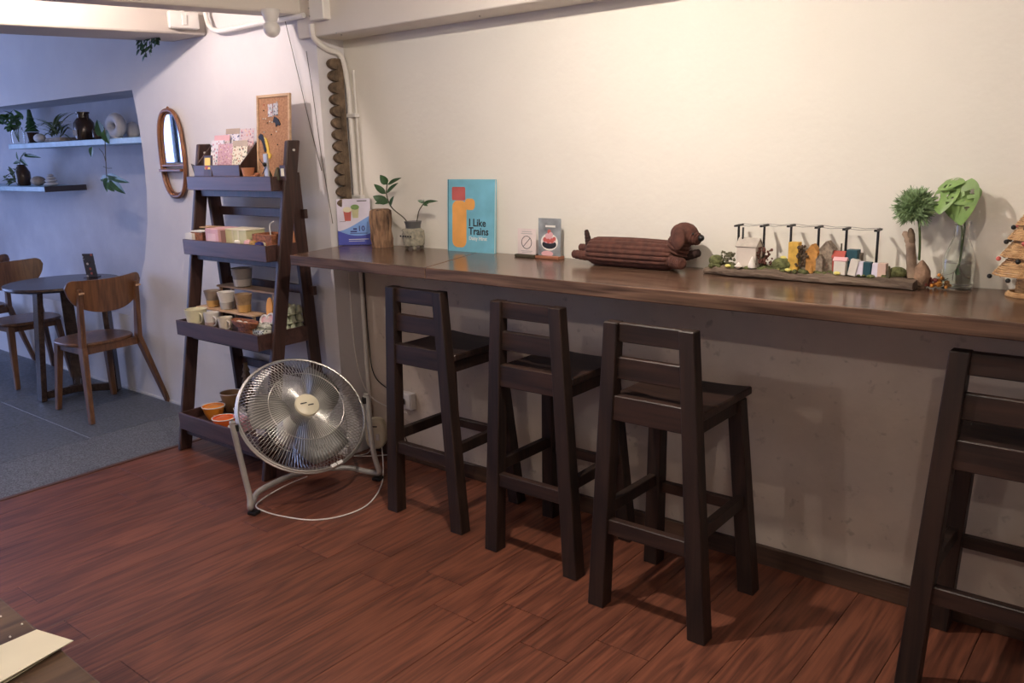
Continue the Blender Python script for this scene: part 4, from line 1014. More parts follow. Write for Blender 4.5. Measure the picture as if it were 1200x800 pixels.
house(1003, 1009, 316, 297, 296, m_hb, None, 'brown toy block behind the teal one', flatroof=True, dep=.03, y=DWY+.02)
for px0, px1, t, m, lab, y, tilt in ((995, 1004.5, 303, m_cer, 'white patterned toy cube leaning beside the teal block', -.024, .18), (1004.5, 1013, 306, m_lilac, 'pale grey toy cube between the patterned and navy cubes', -.02, 0), (1013, 1022, 306.5, m_teal, 'navy toy cube in the row of cubes', -.018, 0),
                              (1023, 1030, 308, m_lilac, 'pale lilac toy cube beside the navy cube', -.02, .05), (1030, 1040, 308, pl('cube_peach', (.66, .48, .40)), 'peach toy cube at the end of the row of cubes', -.022, 0)):
    a = aty(px0, t, DWY+y); b = aty(px1, t, DWY+y); w = b.x-a.x; h = max(.012, a.z-VZ)
    M = Matrix.Translation(((a.x+b.x)/2, DWY+y, VZ)) @ Matrix.Rotation(tilt, 4, 'Y')
    tag(MB().bx(-w/2, w/2, -.012, .012, .0, h, M).build('toy_cube', m, bevel=.001, loc=((a.x+b.x)/2, DWY+y, VZ)), lab, 'toy block')
def bush(px, h, w, m, lab, seed, y=DWY-.01, name='dried_sprig', n=40):
    x = dv(px, y); p = Vector((x, y, VZ)); r = thing(name, lab, 'dried plant', p); rq = random.Random(seed)
    mb = MB()
    for k in range(n):
        t = rq.random(); q = p+Vector((rq.gauss(0, w*.4), rq.gauss(0, w*.25), h*(.2+.8*t)))
        mb.ball(q, rq.uniform(.003,.0055), 6, 4)
    o = mb.build('buds', m, r); o['kind'] = 'stuff'
    for k in range(4): MB().tube([p, p+Vector((rq.gauss(0,w*.3), rq.gauss(0,w*.2), h*.9))], .0012, 4).build('twig', m_stemd, r)
bush(893, .070, .040, pl('sprig_red', (.13, .05, .035), .8, var=.4), 'dark red dried sprig beside the white toy house', 1, n=70)
bush(938, .085, .022, pl('sprig_dark', (.09, .055, .03), .8), 'dark dried sprig in front of the mustard house', 2, y=DWY-.028)
bush(851, .050, .035, pl('sprig_green', (.16, .15, .09), .8), 'grey green dried sprig on the driftwood tip', 3, n=50)
for px, rx, rz_, lab, y in ((840, .028, .020, 'moss ball at the tip of the driftwood', -.005), (917, .036, .022, 'large moss ball between the sprig and the mustard house', -.005), (1052, .028, .018, 'moss mound beside the driftwood stump', .0)):
    p = Vector((dv(px), DWY+y, VZ)); tag(MB().ball(p+Vector((0,0,rz_*.8)), (rx, .022, rz_), 14, 8, f=lambda q: 1+.05*math.sin(q.x*20)*math.sin(q.z*17)).build('moss_ball', m_moss, smooth=True, loc=p), lab, 'moss')
m_yel2 = pl('yellow_bead', (.75, .68, .20), .5)
for px, py, lab in ((853, 305, 'yellow pebble by the grey green sprig'), (923.5, 312, 'yellow spotted pebble before the mustard house'), (981, 317, 'yellow pebble at the door of the white cottage'), (918, 301, 'yellow bead on top of the large moss ball')):
    y = DWY-.045 if py > 302 else DWY-.005; q = aty(px, py, y); z = VZ if py > 302 else VZ+.034
    p = Vector((q.x, y, z)); tag(MB().ball(p+Vector((0,0,.006)), (.011, .008, .006), 10, 6).build('bead', m_yel2, smooth=True, loc=p), lab, 'pebble')
for px, h, m, lab in ((881, .045, m_cer, 'tiny pale shell leaning on the white toy house'), (950.5, .038, m_ho, 'tiny orange peg figure before the orange house'), (1041.5, .042, m_stemd, 'tiny dark driftwood peg past the peach cube'), (865, .022, m_cer, 'tiny white snail shell before the white toy house')):
    p = Vector((dv(px, DWY-.04), DWY-.04, VZ-.002))
    prof = [(.003, 0), (.0065, .004), (.0055, h*.5), (.003, h*.75), (.0045, h*.88), (0, h)] if h > .03 and m is not m_cer else [(.004, 0), (.014, .008), (.012, h*.45), (.005, h*.8), (0, h)]
    tag(MB().lathe(prof, 12, Matrix.Translation(p)).build('figurine', m, smooth=True, loc=p), lab, 'figurine')
# stump with needle ball plant at the end of the board
q = aty(1071, 325, 2.75); p = Vector((q.x, 2.75, VZ-.002))
r = thing('driftwood_stump', 'forked pale driftwood branch standing upright on the driftwood end', 'driftwood', p)
P_ = lambda px, py, y=2.745: aty(px, py, y)
MB().tube(smoothpath([P_(1069,325), P_(1068,305), P_(1067,288), P_(1064,280), P_(1059,271)], 5), [.017]*3+[.015]*4+[.014]*5+[.012]*4+[.009]*4+[.003], 12).build('branch', pl('branch_pale', (.42, .31, .22), .85, c2=(.16,.11,.08), sc=16, bump=.7), r, smooth=True)
MB().tube(smoothpath([P_(1067,287), P_(1068,279), P_(1067,267)], 5), [.012]*5+[.011]*3+[.009,.008,.003], 10).build('branch', m_bark, r, smooth=True)
MB().ball(P_(1080,323), (.024, .024, .045), 14, 10, f=lambda q: 1+.1*math.sin(q.x*7+q.z*9)).build('root_knob', pl('root', (.28, .18, .12), .9, var=.4, sc=25, bump=.8), r, smooth=True)
q = P_(1080, 318, 2.765); p = Vector((q.x, 2.765, CZ+.03))
bo = thing('needle_ball_plant', 'round ball of fine green needles on a thin stem behind the stump', 'plant', p)
c = aty(1072.5, 243, 2.755)
MB().tube(smoothpath([P_(1077,305,2.765), P_(1078,285,2.765), P_(1077,262,2.76), c], 5), .0035, 6).build('stem', m_stem, bo, smooth=True)
mb = MB(); rq = random.Random(21)
for k in range(520):
    a = rq.uniform(0, 6.283); zz = rq.uniform(-.85, 1); s_ = math.sqrt(1-zz*zz); d = Vector((s_*math.cos(a), s_*math.sin(a)*.75, zz)); R0 = rq.uniform(.012, .046)
    q = c + Vector((d.x, d.y, d.z))*R0
    for j in range(3):
        e = (d+Vector((rq.gauss(0,.45), rq.gauss(0,.45), rq.gauss(0,.45)))).normalized()
        mb.leaf(q, e, (rq.gauss(0,1), -1, rq.gauss(0,1)), rq.uniform(.020,.030), .0042, curl=.1)
o = mb.build('needles', m_pine, bo, merge=False); o['kind'] = 'stuff'
for px, m, lab, sd in ((1089, pl('dried_red', (.17, .04, .03), .8), 'dark red dried flowers lying at the driftwood end', 31), (1100, pl('dried_orange', (.55, .22, .04), .8), 'orange dried flowers beside the glass jar', 32)):
    y = 2.76; x = aty(px, 328, y).x; p = Vector((x, y, CZ)); r = thing('dried_flowers', lab, 'dried flowers', p); rq = random.Random(sd); mb = MB()
    for k in range(34):
        mb.ball(p+Vector((rq.gauss(0,.016), rq.gauss(0,.012), .006+abs(rq.gauss(0,.014)))), rq.uniform(.004,.007), 6, 4)
    o = mb.build('petals', m, r); o['kind'] = 'stuff'
    for k in range(3): MB().tube([p+Vector((0,0,.003)), p+Vector((rq.gauss(0,.02), rq.gauss(0,.012), .03))], .001, 4).build('twig', m_stemd, r)
# swiss cheese plant in square glass bottle
y = 2.775; x = aty(1122, 330, y).x; p = Vector((x, y, CZ))
r = thing('glass_bottle_plant', 'holed monstera leaves rooting in a square glass bottle of water', 'plant', p)
def sq(rad, n=28, e=.55):
    return [(rad*math.copysign(abs(math.cos(t))**e, math.cos(t)), rad*math.copysign(abs(math.sin(t))**e, math.sin(t))) for t in [2*math.pi*k/n for k in range(n)]]
def loft(levels, m, name):
    vs = []; fs = []; n = 28
    for rad, z, e in levels: vs += [(p.x+a, p.y+b, p.z+z) for a, b in sq(rad, n, e)]
    for i in range(len(levels)-1): fs += [(i*n+k, i*n+(k+1) % n, (i+1)*n+(k+1) % n, (i+1)*n+k) for k in range(n)]
    fs += [tuple(range(n))[::-1], tuple((len(levels)-1)*n+k for k in range(n))]
    return MB().add(vs, fs).build(name, m, r, smooth=True)
loft([(.036,.001,.5),(.041,.006,.5),(.042,.085,.55),(.040,.10,.6),(.030,.132,.9),(.021,.155,1),(.019,.190,1),(.023,.195,1),(.023,.203,1),(.018,.203,1),(.0165,.190,1),(.0185,.155,1),(.028,.130,.9),(.0375,.10,.6),(.0395,.085,.55),(.0385,.010,.5),(.034,.008,.5)], m_glass, 'bottle')
loft([(.034,.0095,.5),(.0382,.0115,.5),(.0388,.080,.55)], m_water, 'water')
rq = random.Random(40)
for k in range(9):
    a = rq.uniform(0,6.28); MB().tube(smoothpath([p+Vector((0,0,.075)), p+Vector((.012*math.cos(a), .012*math.sin(a), .05)), p+Vector((.032*math.cos(a+.6), .032*math.sin(a+.6), rq.uniform(.016,.045)))], 4), .0009, 4).build('root', m_stone, r)
MB().tube(smoothpath([p+Vector((0,0,.05)), p+Vector((.002,0,.12)), p+Vector((-.004,0,.19)), P_(1112,252,y), P_(1109,236,y)], 5), .0032, 6).build('stem', m_stem, r, smooth=True)
MB().tube(smoothpath([p+Vector((0,0,.06)), p+Vector((.006,0,.18)), P_(1128,250,y), P_(1127,228,y)], 5), .0025, 6).build('stem', m_stem, r, smooth=True)
MB().ball(p+Vector((0,0,.055)), (.008,.006,.012), 8, 6).build('node', m_leaf2, r)
def monstera(P0, P1, W, holes, nrm, curl=.2):
    """heart-shaped leaf with oval holes along both sides of the midrib"""
    P0, P1 = Vector(P0), Vector(P1); d = (P1-P0); L = d.length; d.normalize(); nr = Vector(nrm); nr = (nr-d*nr.dot(d)).normalized(); sd = d.cross(nr)
    N1, N2 = 22, 9; mb = MB(); idx = {}; vs = []; fs = []
    def pos(i, j):
        t = i/N1; u = j/N2
        w = W/2*(math.sin(math.pi*min(1, (t*.93+.07)**.62)))**.75 if i < N1 else .001
        off = -.10*L*(1-t)*(abs(u)**1.5)*(1 if t < .3 else .0)
        return P0 + d*(L*t+off) + sd*w*u - nr*(curl*L*t*t + .12*w*u*u*1.5)
    for i in range(N1+1):
        for j in range(-N2, N2+1): idx[i, j] = len(vs); vs.append(pos(i, j))
    for i in range(N1):
        for j in range(-N2, N2):
            t = (i+.5)/N1; u = (j+.5)/N2; hole = False
            for ht, hu, a, b in holes:
                for s in (-1, 1):
                    if ((t-ht)/a)**2 + ((u-s*hu)/b)**2 < 1: hole = True
            if not hole: fs.append((idx[i,j], idx[i,j+1], idx[i+1,j+1], idx[i+1,j]))
    o = mb.add(vs, fs).build('leaf', m_leafm, r, smooth=True)
    return o
H1 = [(.28, .55, .05, .24), (.45, .55, .05, .26), (.62, .50, .045, .22), (.36, .30, .04, .12)]
monstera(P_(1122,216,y-.01), P_(1122,262,y-.05), .115, H1, (-.35,-1,.35), .18)
monstera(P_(1110,219,y), P_(1098,248,y-.06), .085, H1, (-.5,-1,.4), .15)
monstera(P_(1127,222,y), P_(1142,237,y-.03), .10, H1, (.3,-.8,.8), .1)
monstera(P_(1106,214,y+.01), P_(1130,211,y-.02), .07, H1[:2], (0,-.6,1), .1)
monstera(P_(1114,236,y-.02), P_(1118,258,y-.03), .05, H1[:1], (-.8,-1,.2), .1)
# wicker christmas tree
y = 2.74; q = aty(1206, 343, y); p = Vector((q.x, y, CZ))
r = thing('wicker_tree', 'wicker cone christmas tree hung with dark beads at the counter end', 'ornament', p)
def weave(r0, z0, r1, z1, name, turns, rad=.0026):
    pts = []; N_ = turns*22
    for k in range(N_+1):
        t = k/N_; a = 2*math.pi*turns*t; rr = r0+(r1-r0)*t + .0012*math.sin(a*5.5); pts.append(p+Vector((rr*math.cos(a), rr*math.sin(a), z0+(z1-z0)*t)))
    return MB().tube(pts, rad, 5).build(name, m_wick, r)
weave(.058, .002, .050, .012, 'base', 4, .0035); weave(.034, .012, .030, .075, 'trunk', 14)
for z0, z1, r0, r1, nm in ((.060, .128, .096, .040, 0), (.112, .176, .080, .034, 1), (.160, .215, .066, .026, 2), (.200, .262, .050, .006, 3)):
    weave(r0, z0, r1, z1, 'tier', 13, .0029)
    for k in range(11):
        a = 2*math.pi*k/11+z0*9
        MB().tube([p+Vector((r0*math.cos(a), r0*math.sin(a), z0)), p+Vector((r1*math.cos(a), r1*math.sin(a), z1))], .0022, 5).build('rib', m_wick, r)
    for k in range(7):
        a = 2*math.pi*k/7+.4+z0*20
        MB().ball(p+Vector(((r0+.006)*math.cos(a), (r0+.006)*math.sin(a), z0-.006)), .0068, 10, 7).build('bead', m_rose if k % 4 == 1 else m_black, r, smooth=True)

# ------------------------------------------------------------------ contents of the ladder shelf
def tz(k): return TR[k][1]-TD[k]+.010
def sx(px, py, k, y): return Vector((aty(px, py, y).x, y, tz(k)))
# --- top tray: display box with sticker sheets
p = Vector((-3.93, 2.475, tz(0)))
bxd = thing('card_rack', 'dark wooden tilted display box holding sticker sheets on the top tray', 'rack', p)
xa, xb = aty(231, 205, 2.45).x, aty(284, 205, 2.45).x
MB().bx(xa, xb, 2.435, 2.445, tz(0), tz(0)+.075).build('front_panel', m_tray, bxd, bevel=.002)
for x in (xa, xb-.008): 
    M = Matrix.Translation((x, 0, 0)) @ Matrix(((0,0,1,0),(1,0,0,0),(0,1,0,0),(0,0,0,1)))
    MB().prism([(2.445, tz(0)), (2.57, tz(0)), (2.57, tz(0)+.17), (2.55, tz(0)+.18), (2.445, tz(0)+.075)], .008, M).build('side_panel', m_lad, bxd, bevel=.002)
MB().bx(xa, xb, 2.565, 2.573, tz(0), tz(0)+.17).build('back_panel', m_lad, bxd)
def sheet(px0, px1, pyt, y, pyb, m, lab, head=None, lean=.25):
    a = aty(px0, pyb, y); b = aty(px1, pyb, y); t = aty((px0+px1)/2, pyt, y+.02)
    h = (t.z-a.z); zb = max(a.z, tz(0)+.002)
    r = thing('sticker_sheet', lab, 'stickers', ((a.x+b.x)/2, y, zb), 'sticker sheets in the display box')
    M = frame((a.x, y, zb), (1,0,0), (0,.18,1)) 
    MB().bx(0, b.x-a.x, 0, h, -.001, 0, M).build('sheet', m, r)
    if head: MB().bx(.0, b.x-a.x, h-.028, h, .0003, .001, M).build('header', head, r)
pk = [(.60,.20,.22),(.35,.12,.14),(.75,.55,.35),(.25,.22,.30)]
sheet(250, 268, 158, 2.535, 190, printed('st1', (.70,.62,.64), pk), 'sticker sheet with a pink header in the rear row', m_pink)
sheet(263, 279, 150, 2.545, 190, printed('st2', (.74,.72,.76), [(.05,.06,.25),(.15,.2,.5),(.1,.1,.12)], 70), 'sticker sheet with blue lettering and brown header', pl('kraft', (.42, .33, .25)))
sheet(280, 296, 150, 2.535, 188, printed('st3', (.62,.50,.50), pk, 80), 'greyish sticker sheet with rose motifs', None)
sheet(246, 261, 164, 2.515, 200, printed('st4', (.76,.74,.76), [(.3,.3,.35),(.5,.2,.25),(.2,.25,.3)]), 'white sticker sheet with sparse motifs', None)
sheet(254, 272, 168, 2.495, 204, printed('st5', (.58,.34,.38), [(.75,.6,.6),(.35,.15,.15),(.7,.5,.3)], 90), 'dusty pink sticker sheet in the front row', None)
sheet(271, 288, 164, 2.485, 205, printed('st6', (.78,.72,.55), [(.10,.09,.07),(.45,.16,.06),(.2,.22,.1)], 80), 'cream sticker sheet with brown motifs and kraft header', pl('kraft2', (.50, .40, .30)))
# small framed yellow picture
a = aty(238, 204, 2.43); p = Vector((a.x+.02, 2.452, tz(0)+.07)); p.z = aty(245, 201, 2.452).z
r = thing('small_frame', 'small dark frame with a yellow picture leaning on the display box', 'picture', (p.x, 2.455, tz(0)))
M = frame((aty(237.5, 202, 2.428).x, 2.428, tz(0)), (1,0,0), (0,.12,1)); 
MB().bx(0, .075, .0, .125, -.006, 0, M).build('frame', m_lad, r, bevel=.002)
MB().bx(.012, .063, .055, .113, .0002, .001, M).build('picture', pl('sunny', (.85, .60, .12), .5), r)
flat([(.03+.014*math.cos(t), .064+.010*math.sin(t)) for t in [2*math.pi*k/14 for k in range(14)]], m_red, 'printed_shape', .0012, r, M)
# dark upright notebooks / clips
for k, (px, h, lab) in enumerate(((296, .135, 'dark notebook standing beside the sticker sheets'), (301, .150, 'dark notebook standing between sticker sheets and cork board'))):
    q = sx(px, 195, 0, 2.54); M = frame(q, (1,0,0), (.12,.15,1))
    r = thing('notebook', lab, 'notebook', q); MB().bx(0, .035, 0, h, -.012, 0, M).build('cover', m_stemd, r, bevel=.001); MB().bx(.012, .02, .01, h-.03, .0002, .0014, M).build('clasp', m_tubeg, r)
# black pouch standing left of the sheets
q = sx(243, 195, 0, 2.545); r = thing('black_stand', 'black rounded card stand behind the small frame', 'stand', q)
M = frame(q, (1,0,0), (0,.1,1)); MB().prism(rr_(-.04, .04, 0, .15, .03), .01, M).build('back', m_black, r, bevel=.002)
MB().tube([M @ Vector((-.05,.04,.02)), M @ Vector((.02,.11,.014))], .0018, 5).build('prop', m_chrome, r)
q = sx(231, 200, 0, 2.45); q.x = xa-.03; tag(MB().add([(q.x-.018, 2.45, tz(0)+.085), (q.x+.025, 2.45, tz(0)+.075), (q.x+.028, 2.46, tz(0)), (q.x, 2.46, tz(0)), (q.x+.01, 2.47, tz(0)+.02)], [(0,1,2,3),(0,3,4),(1,4,2),(0,4,1),(2,4,3)]).build('paper_crane', m_stemd, loc=q), 'small dark folded paper bird on the tray corner', 'ornament')
# cork board
x0c = aty(305, 205, 2.56).x; y0c = 2.545
A0 = aty(303.5, 208, 2.535); 
cb = thing('cork_board', 'cork pinboard in a pale wooden frame standing on the top tray', 'pinboard', ((x0c+.09), 2.56, tz(0)))
cw, chh = .250, .405
M = frame((aty(303, 207, 2.54).x, 2.535, tz(0)), (1, .05, 0), (.035,.10,1))
MB().bx(.012, cw-.012, .012, chh-.012, -.004, 0, M).build('cork', m_cork, cb)
MB().bx(0, .014, 0, chh, -.008, .006, M).build('frame_bar', m_pinew, cb, bevel=.002); MB().bx(cw-.014, cw, 0, chh, -.008, .006, M).build('frame_bar', m_pinew, cb, bevel=.002)
MB().bx(.014, cw-.014, chh-.014, chh, -.008, .006, M).build('frame_bar', m_pinew, cb, bevel=.002); MB().bx(.014, cw-.014, 0, .014, -.008, .006, M).build('frame_bar', m_pinew, cb, bevel=.002)
MB().bx(.085, .12, .30, .36, .0005, .002, M).build('pinned_photo', printed('ph1', (.5,.5,.52), [(.15,.15,.18),(.7,.7,.7),(.5,.2,.2)], 90, .4), cb)
MB().bx(.124, .16, .305, .362, .0005, .002, M).build('pinned_photo', printed('ph2', (.45,.45,.48), [(.1,.1,.12),(.65,.6,.6),(.3,.2,.2)], 90, .4), cb)
def blob(pts, m, nm): MB().prism(pts, .004, M, h0=.001).build(nm, m, cb, merge=False)
blob([(.125,.275),(.135,.300),(.15,.295),(.165,.285),(.18,.262),(.172,.255),(.16,.262),(.148,.250),(.142,.270)], m_black, 'black_cutout')
blob([(.012,.205),(.03,.222),(.045,.215),(.062,.190),(.072,.165),(.074,.14),(.06,.132),(.052,.15),(.05,.165),(.035,.19),(.02,.196)], m_black, 'black_cutout')
blob([(.055,.208),(.075,.195),(.09,.165),(.095,.13),(.11,.12),(.10,.10),(.085,.105),(.075,.15),(.06,.18)], m_yel, 'gilt_cutout')
rq = random.Random(77)
for k in range(16): MB().ball(M @ Vector((rq.uniform(.03,.18), rq.uniform(.16,.37), .004)), .0032, 7, 5).build('pin', rq.choice([m_paper, m_paper, m_red, m_black]), cb)
# small things in front of the cork board
q = sx(291, 203, 0, 2.455); r = thing('terracotta_pot', 'tiny terracotta pot with dark beans on the top tray', 'pot', q)
MB().lathe([(.022,0),(.030,.05),(.032,.06),(.027,.06),(.0,.05)], 18, Matrix.Translation(q)).build('pot', m_terra, r, smooth=True)
q2 = q+Vector((.055,0,0)); r = thing('bead_bag', 'small heap of dark brown beads on the top tray', 'beads', q2)
for k in range(9): MB().ball(q2+Vector((rq.uniform(-.018,.018), rq.uniform(-.015,.015), .010+.008*(k//3))), .010, 8, 6).build('bead', m_basket, r, smooth=True)
q = sx(313, 205, 0, 2.44); r = thing('phone_stand', 'grey upright clip stand before the cork board', 'stand', q)
MB().bx(q.x-.016, q.x+.016, 2.436, 2.446, q.z, q.z+.125).build('plate', m_tubeg, r, bevel=.003); MB().bx(q.x-.02, q.x+.02, 2.43, 2.47, q.z, q.z+.01).build('foot', m_tubeg, r)
MB().tube([(q.x-.05, 2.44, q.z+.10), (q.x, 2.433, q.z+.06), (q.x-.035, 2.44, q.z+.03)], .002, 5).build('wire', m_black, r); MB().ball((q.x, 2.431, q.z+.075), .010, 8, 6).build('knob', m_black, r)
for dx2, h, lab in ((-.035, .055, 'dark pointed wooden figure left of the clip stand'), (.045, .060, 'dark rounded wooden figure right of the clip stand')):
    p = Vector((q.x+dx2, 2.47, q.z)); tag(MB().lathe([(.022,0),(.024,.01),(.016,h*.6),(.006,h)], 14, Matrix.Translation(p)).build('wood_figure', m_stemd, smooth=True, loc=p), lab, 'figurine')
p = Vector((-3.47, 2.46, tz(0))); p.x = aty(331, 205, 2.45).x; r = thing('photo_frame', 'tiny dark frame with a cream picture beside the ladder leg', 'picture', p)
MB().bx(p.x-.022, p.x+.022, 2.452, 2.458, p.z, p.z+.07).build('frame', m_lad, r, bevel=.001); MB().bx(p.x-.012, p.x+.012, 2.4505, 2.4515, p.z+.02, p.z+.055).build('picture', m_paperc, r)
# --- second tray
def boxat(px0, px1, pyt, y0, dep, m, name, lab, cat, k, rz=0, lid=None, z0=0):
    a = aty(px0, 280, y0); b = aty(px1, 280, y0); zt = aty((px0+px1)/2, pyt, y0).z; p = Vector(((a.x+b.x)/2, y0+dep/2, tz(k)+z0))
    h = max(.02, zt-p.z); r = thing(name, lab, cat, p)
    M = Matrix.Translation(p) @ Matrix.Rotation(rz, 4, 'Z'); w = b.x-a.x
    MB().bx(-w/2, w/2, -dep/2, dep/2, 0, h, M).build('box', m, r, bevel=.003)
    if lid: MB().bx(-w/2-.001, w/2+.001, -dep/2-.001, dep/2+.001, h+.0002, h+.006, M).build('lid', lid, r, bevel=.001)
    return r, p, w, h, M
boxat(224, 237, 272, 2.385, .06, m_basket, 'gift_box', 'dark brown small box at the end of the second tray', 'box', 1, lid=m_paper)
boxat(229, 243, 267, 2.46, .07, m_stemd, 'gift_box', 'dark box with a tan lid behind the brown box', 'box', 1, lid=pl('tan', (.55, .36, .22)))
boxat(245, 258, 266, 2.50, .06, pl('tan2', (.5, .33, .2)), 'gift_box', 'tan patterned box behind the pink box', 'box', 1)
q = sx(221, 283, 1, 2.372); r = thing('label_card', 'white card lying at the end of the second tray', 'card', q)
MB().bx(q.x-.02, q.x+.045, 2.368, 2.40, q.z, q.z+.052).build('card', m_paper, r)
r, p, w, h, M = boxat(241, 256, 268, 2.378, .13, m_pink, 'pink_packet', 'pink paper packet with white print on the second tray', 'packet', 1, rz=0)
MB().bx(-w*.3, w*.3, -.0660, -.0655, h*.2, h*.7, M).build('printed_panel', pl('pink2', (.80, .55, .55)), r)
MB().bx(w/2+.0003, w/2+.001, -.05, .06, h*.1, h*.9, M).build('side_panel', pl('mauve', (.38, .20, .20)), r)
r, p, w, h, M = boxat(263, 289, 270, 2.42, .11, m_ygrn, 'yellow_box', 'yellow-green ribbon box with a cream lid on the second tray', 'box', 1, lid=m_paperc)
for dx2 in (-.02, .03): MB().bx(dx2-.006, dx2+.006, -.0565, -.0555, 0, h, M @ Matrix.Rotation(.0, 4, 'Y')).build('ribbon', m_cery, r)
# badges and small goods
rq = random.Random(55); gc = [('white', m_paper), ('navy', m_navy), ('cream', m_cery), ('pink', m_pink), ('black', m_black), ('tan', m_ochre)]
spots = [(281,284), (285,281), (289,279), (291,285), (296,280), (297,286), (302,283), (304,288), (309,285), (307,279)]
for k, (px, py) in enumerate(spots):
    y = 2.385+(288-py)*.012; q = sx(px, py, 1, y); nm, m = gc[k % 6]
    o = MB().lathe([(.020,.0),(.024,.012),(.018,.030),(.0,.036)] if k % 2 else [(.026,0),(.027,.024),(.02,.028),(0,.029)], 14, Matrix.Translation(q+Vector((0,0,.0)))).build('button_badge', m, smooth=True, loc=q)
    tag(o, '%s small trinket %s on the second tray' % (nm, ['by the yellow box', 'in the middle', 'near the woven basket'][min(2, k//4)] + (', taller' if k % 2 else ', flat')), 'trinket', 'trinkets on the second tray')
q = sx(318, 280, 1, 2.47); r = thing('woven_basket', 'reddish woven basket with a white hook on the second tray', 'basket', q)
MB().bx(q.x-.075, q.x+.075, 2.42, 2.53, q.z, q.z+.008).build('bottom', m_basket, r)
for x0_, x1_, y0_, y1_ in ((-.08,.08,2.415,2.423), (-.08,.08,2.527,2.535), (-.08,-.072,2.423,2.527), (.072,.08,2.423,2.527)): MB().bx(q.x+x0_, q.x+x1_, y0_, y1_, q.z+.0005, q.z+.066).build('woven_side', m_basket, r, bevel=.003)
MB().tube(smoothpath([(q.x, 2.47, q.z+.03), (q.x-.005, 2.47, q.z+.10), (q.x+.012, 2.47, q.z+.118), (q.x+.03, 2.47, q.z+.125)], 5), .0032, 6).build('hook', m_paper, r)
for k in range(7):
    w0 = Vector((q.x+rq.uniform(-.055,.055), 2.47+rq.uniform(-.035,.035), q.z+.009)); m = [m_ochre, m_terra, m_stemd, m_paperc][k % 4]
    tag(MB().ball(w0+Vector((0,0,.024)), (.019,.017,.024), 9, 6).build('wrapped_sweet', m, smooth=True, loc=w0), 'wrapped sweet heaped in the woven basket', 'sweet', 'sweets in the woven basket')
q = sx(347, 283, 1, 2.54); q.x = -3.425; r = thing('jam_jar', 'small amber jar with white lid at the end of the second tray', 'jar', q)
MB().lathe([(.016,0),(.018,.01),(.018,.075),(.014,.082)], 14, Matrix.Translation(q)).build('jar', m_terra, r, smooth=True); MB().lathe([(.016,.082),(.016,.095),(0,.095)], 14, Matrix.Translation(q)).build('lid', m_paper, r, smooth=True)
# --- third tray: cups, step stand with pots, dishes, egg cartons
Z3 = tz(2)
def mug(px, py, y, rad, h, m, lab, handle=True, flare=1.08, m2=None, z=None, name='mug', hd=1):
    q = Vector((aty(px, py, y).x, y, Z3 if z is None else z)); r = thing(name, lab, 'cup' if name == 'mug' else 'pot', q)
    MB().lathe([(rad*.72,0),(rad*.86,.004),(rad*.96,h*.5),(rad*flare,h),(rad*flare-.004,h),(rad*.9-.004,h*.5),(rad*.78,.008),(0,.007)], 24, Matrix.Translation(q)).build('body', m, r, smooth=True)
    if m2: MB().lathe([(rad*.86+.0012,.004),(rad*.96*.985+.0012,h*.42),(rad*.96*.985+.0002,h*.43)], 24, Matrix.Translation(q)).build('glaze_band', m2, r, smooth=True)
    if handle: MB().tube(smoothpath([q+Vector((hd*rad*.9,-.01,h*.8)), q+Vector((hd*(rad+.024),-.012,h*.7)), q+Vector((hd*(rad+.022),-.012,h*.35)), q+Vector((hd*rad*.85,-.01,h*.2))], 5), .0045, 7).build('handle', m, r, smooth=True)
    return r
mug(231, 380, 2.31, .052, .088, m_cery, 'large pale yellow mug at the tray end', hd=1)
mug(249, 383, 2.315, .036, .082, m_cer, 'white mug with brown patches beside the yellow mug', m2=pl('patch', (.48, .34, .28)))
mug(265, 386, 2.315, .034, .070, pl('cup_cream', (.70, .62, .50), .4, var=.1), 'small cream cup with handle beside the white mug')
# step stand
r = thing('step_stand', 'pale wooden two-step display stand on the third tray', 'stand', (-3.78, 2.46, Z3))
s0, s1 = aty(235, 361, 2.40).x, aty(300, 362, 2.40).x
MB().bx(s0, s1, 2.375, 2.455, Z3+.072, Z3+.082).build('lower_step', m_pinew, r, bevel=.002)
MB().bx(s0+.06, s1+.06, 2.470, 2.56, Z3+.178, Z3+.188).build('upper_step', m_pinew, r, bevel=.002)
for x in (s0+.02, s1-.02): MB().bx(x-.008, x+.008, 2.39, 2.402, Z3, Z3+.072).build('leg', m_pinew, r)
for x in (s0+.08, s1+.04):
    MB().beam((x, 2.465, Z3), (x, 2.485, Z3+.178), .014, .014).build('leg', m_pinew, r); MB().beam((x, 2.56, Z3), (x, 2.55, Z3+.178), .014, .014).build('leg', m_pinew, r)
LZ3 = Z3+.082
mug(250, 355, 2.415, .036, .088, pl('pot_dark', (.26, .20, .15), .5, var=.2), 'dark rimmed plant pot with ochre base on the step stand', False, 1.22, m_ochre, LZ3, 'cup_pot')
mug(266, 356, 2.415, .037, .092, m_cer, 'white ribbed plant pot in the middle of the step stand', False, 1.22, m_cerg, LZ3, 'cup_pot')
mug(286, 357, 2.415, .037, .094, pl('pot_ochre', (.34, .22, .12), .5, var=.3, sc=25), 'brown ochre plant pot at the end of the step stand', False, 1.2, m_ochre, LZ3, 'cup_pot')
mug(285, 335, 2.515, .050, .098, m_cerg, 'large grey marbled bowl cup on top of the step stand', False, 1.1, m_cer, Z3+.188, 'cup_pot')
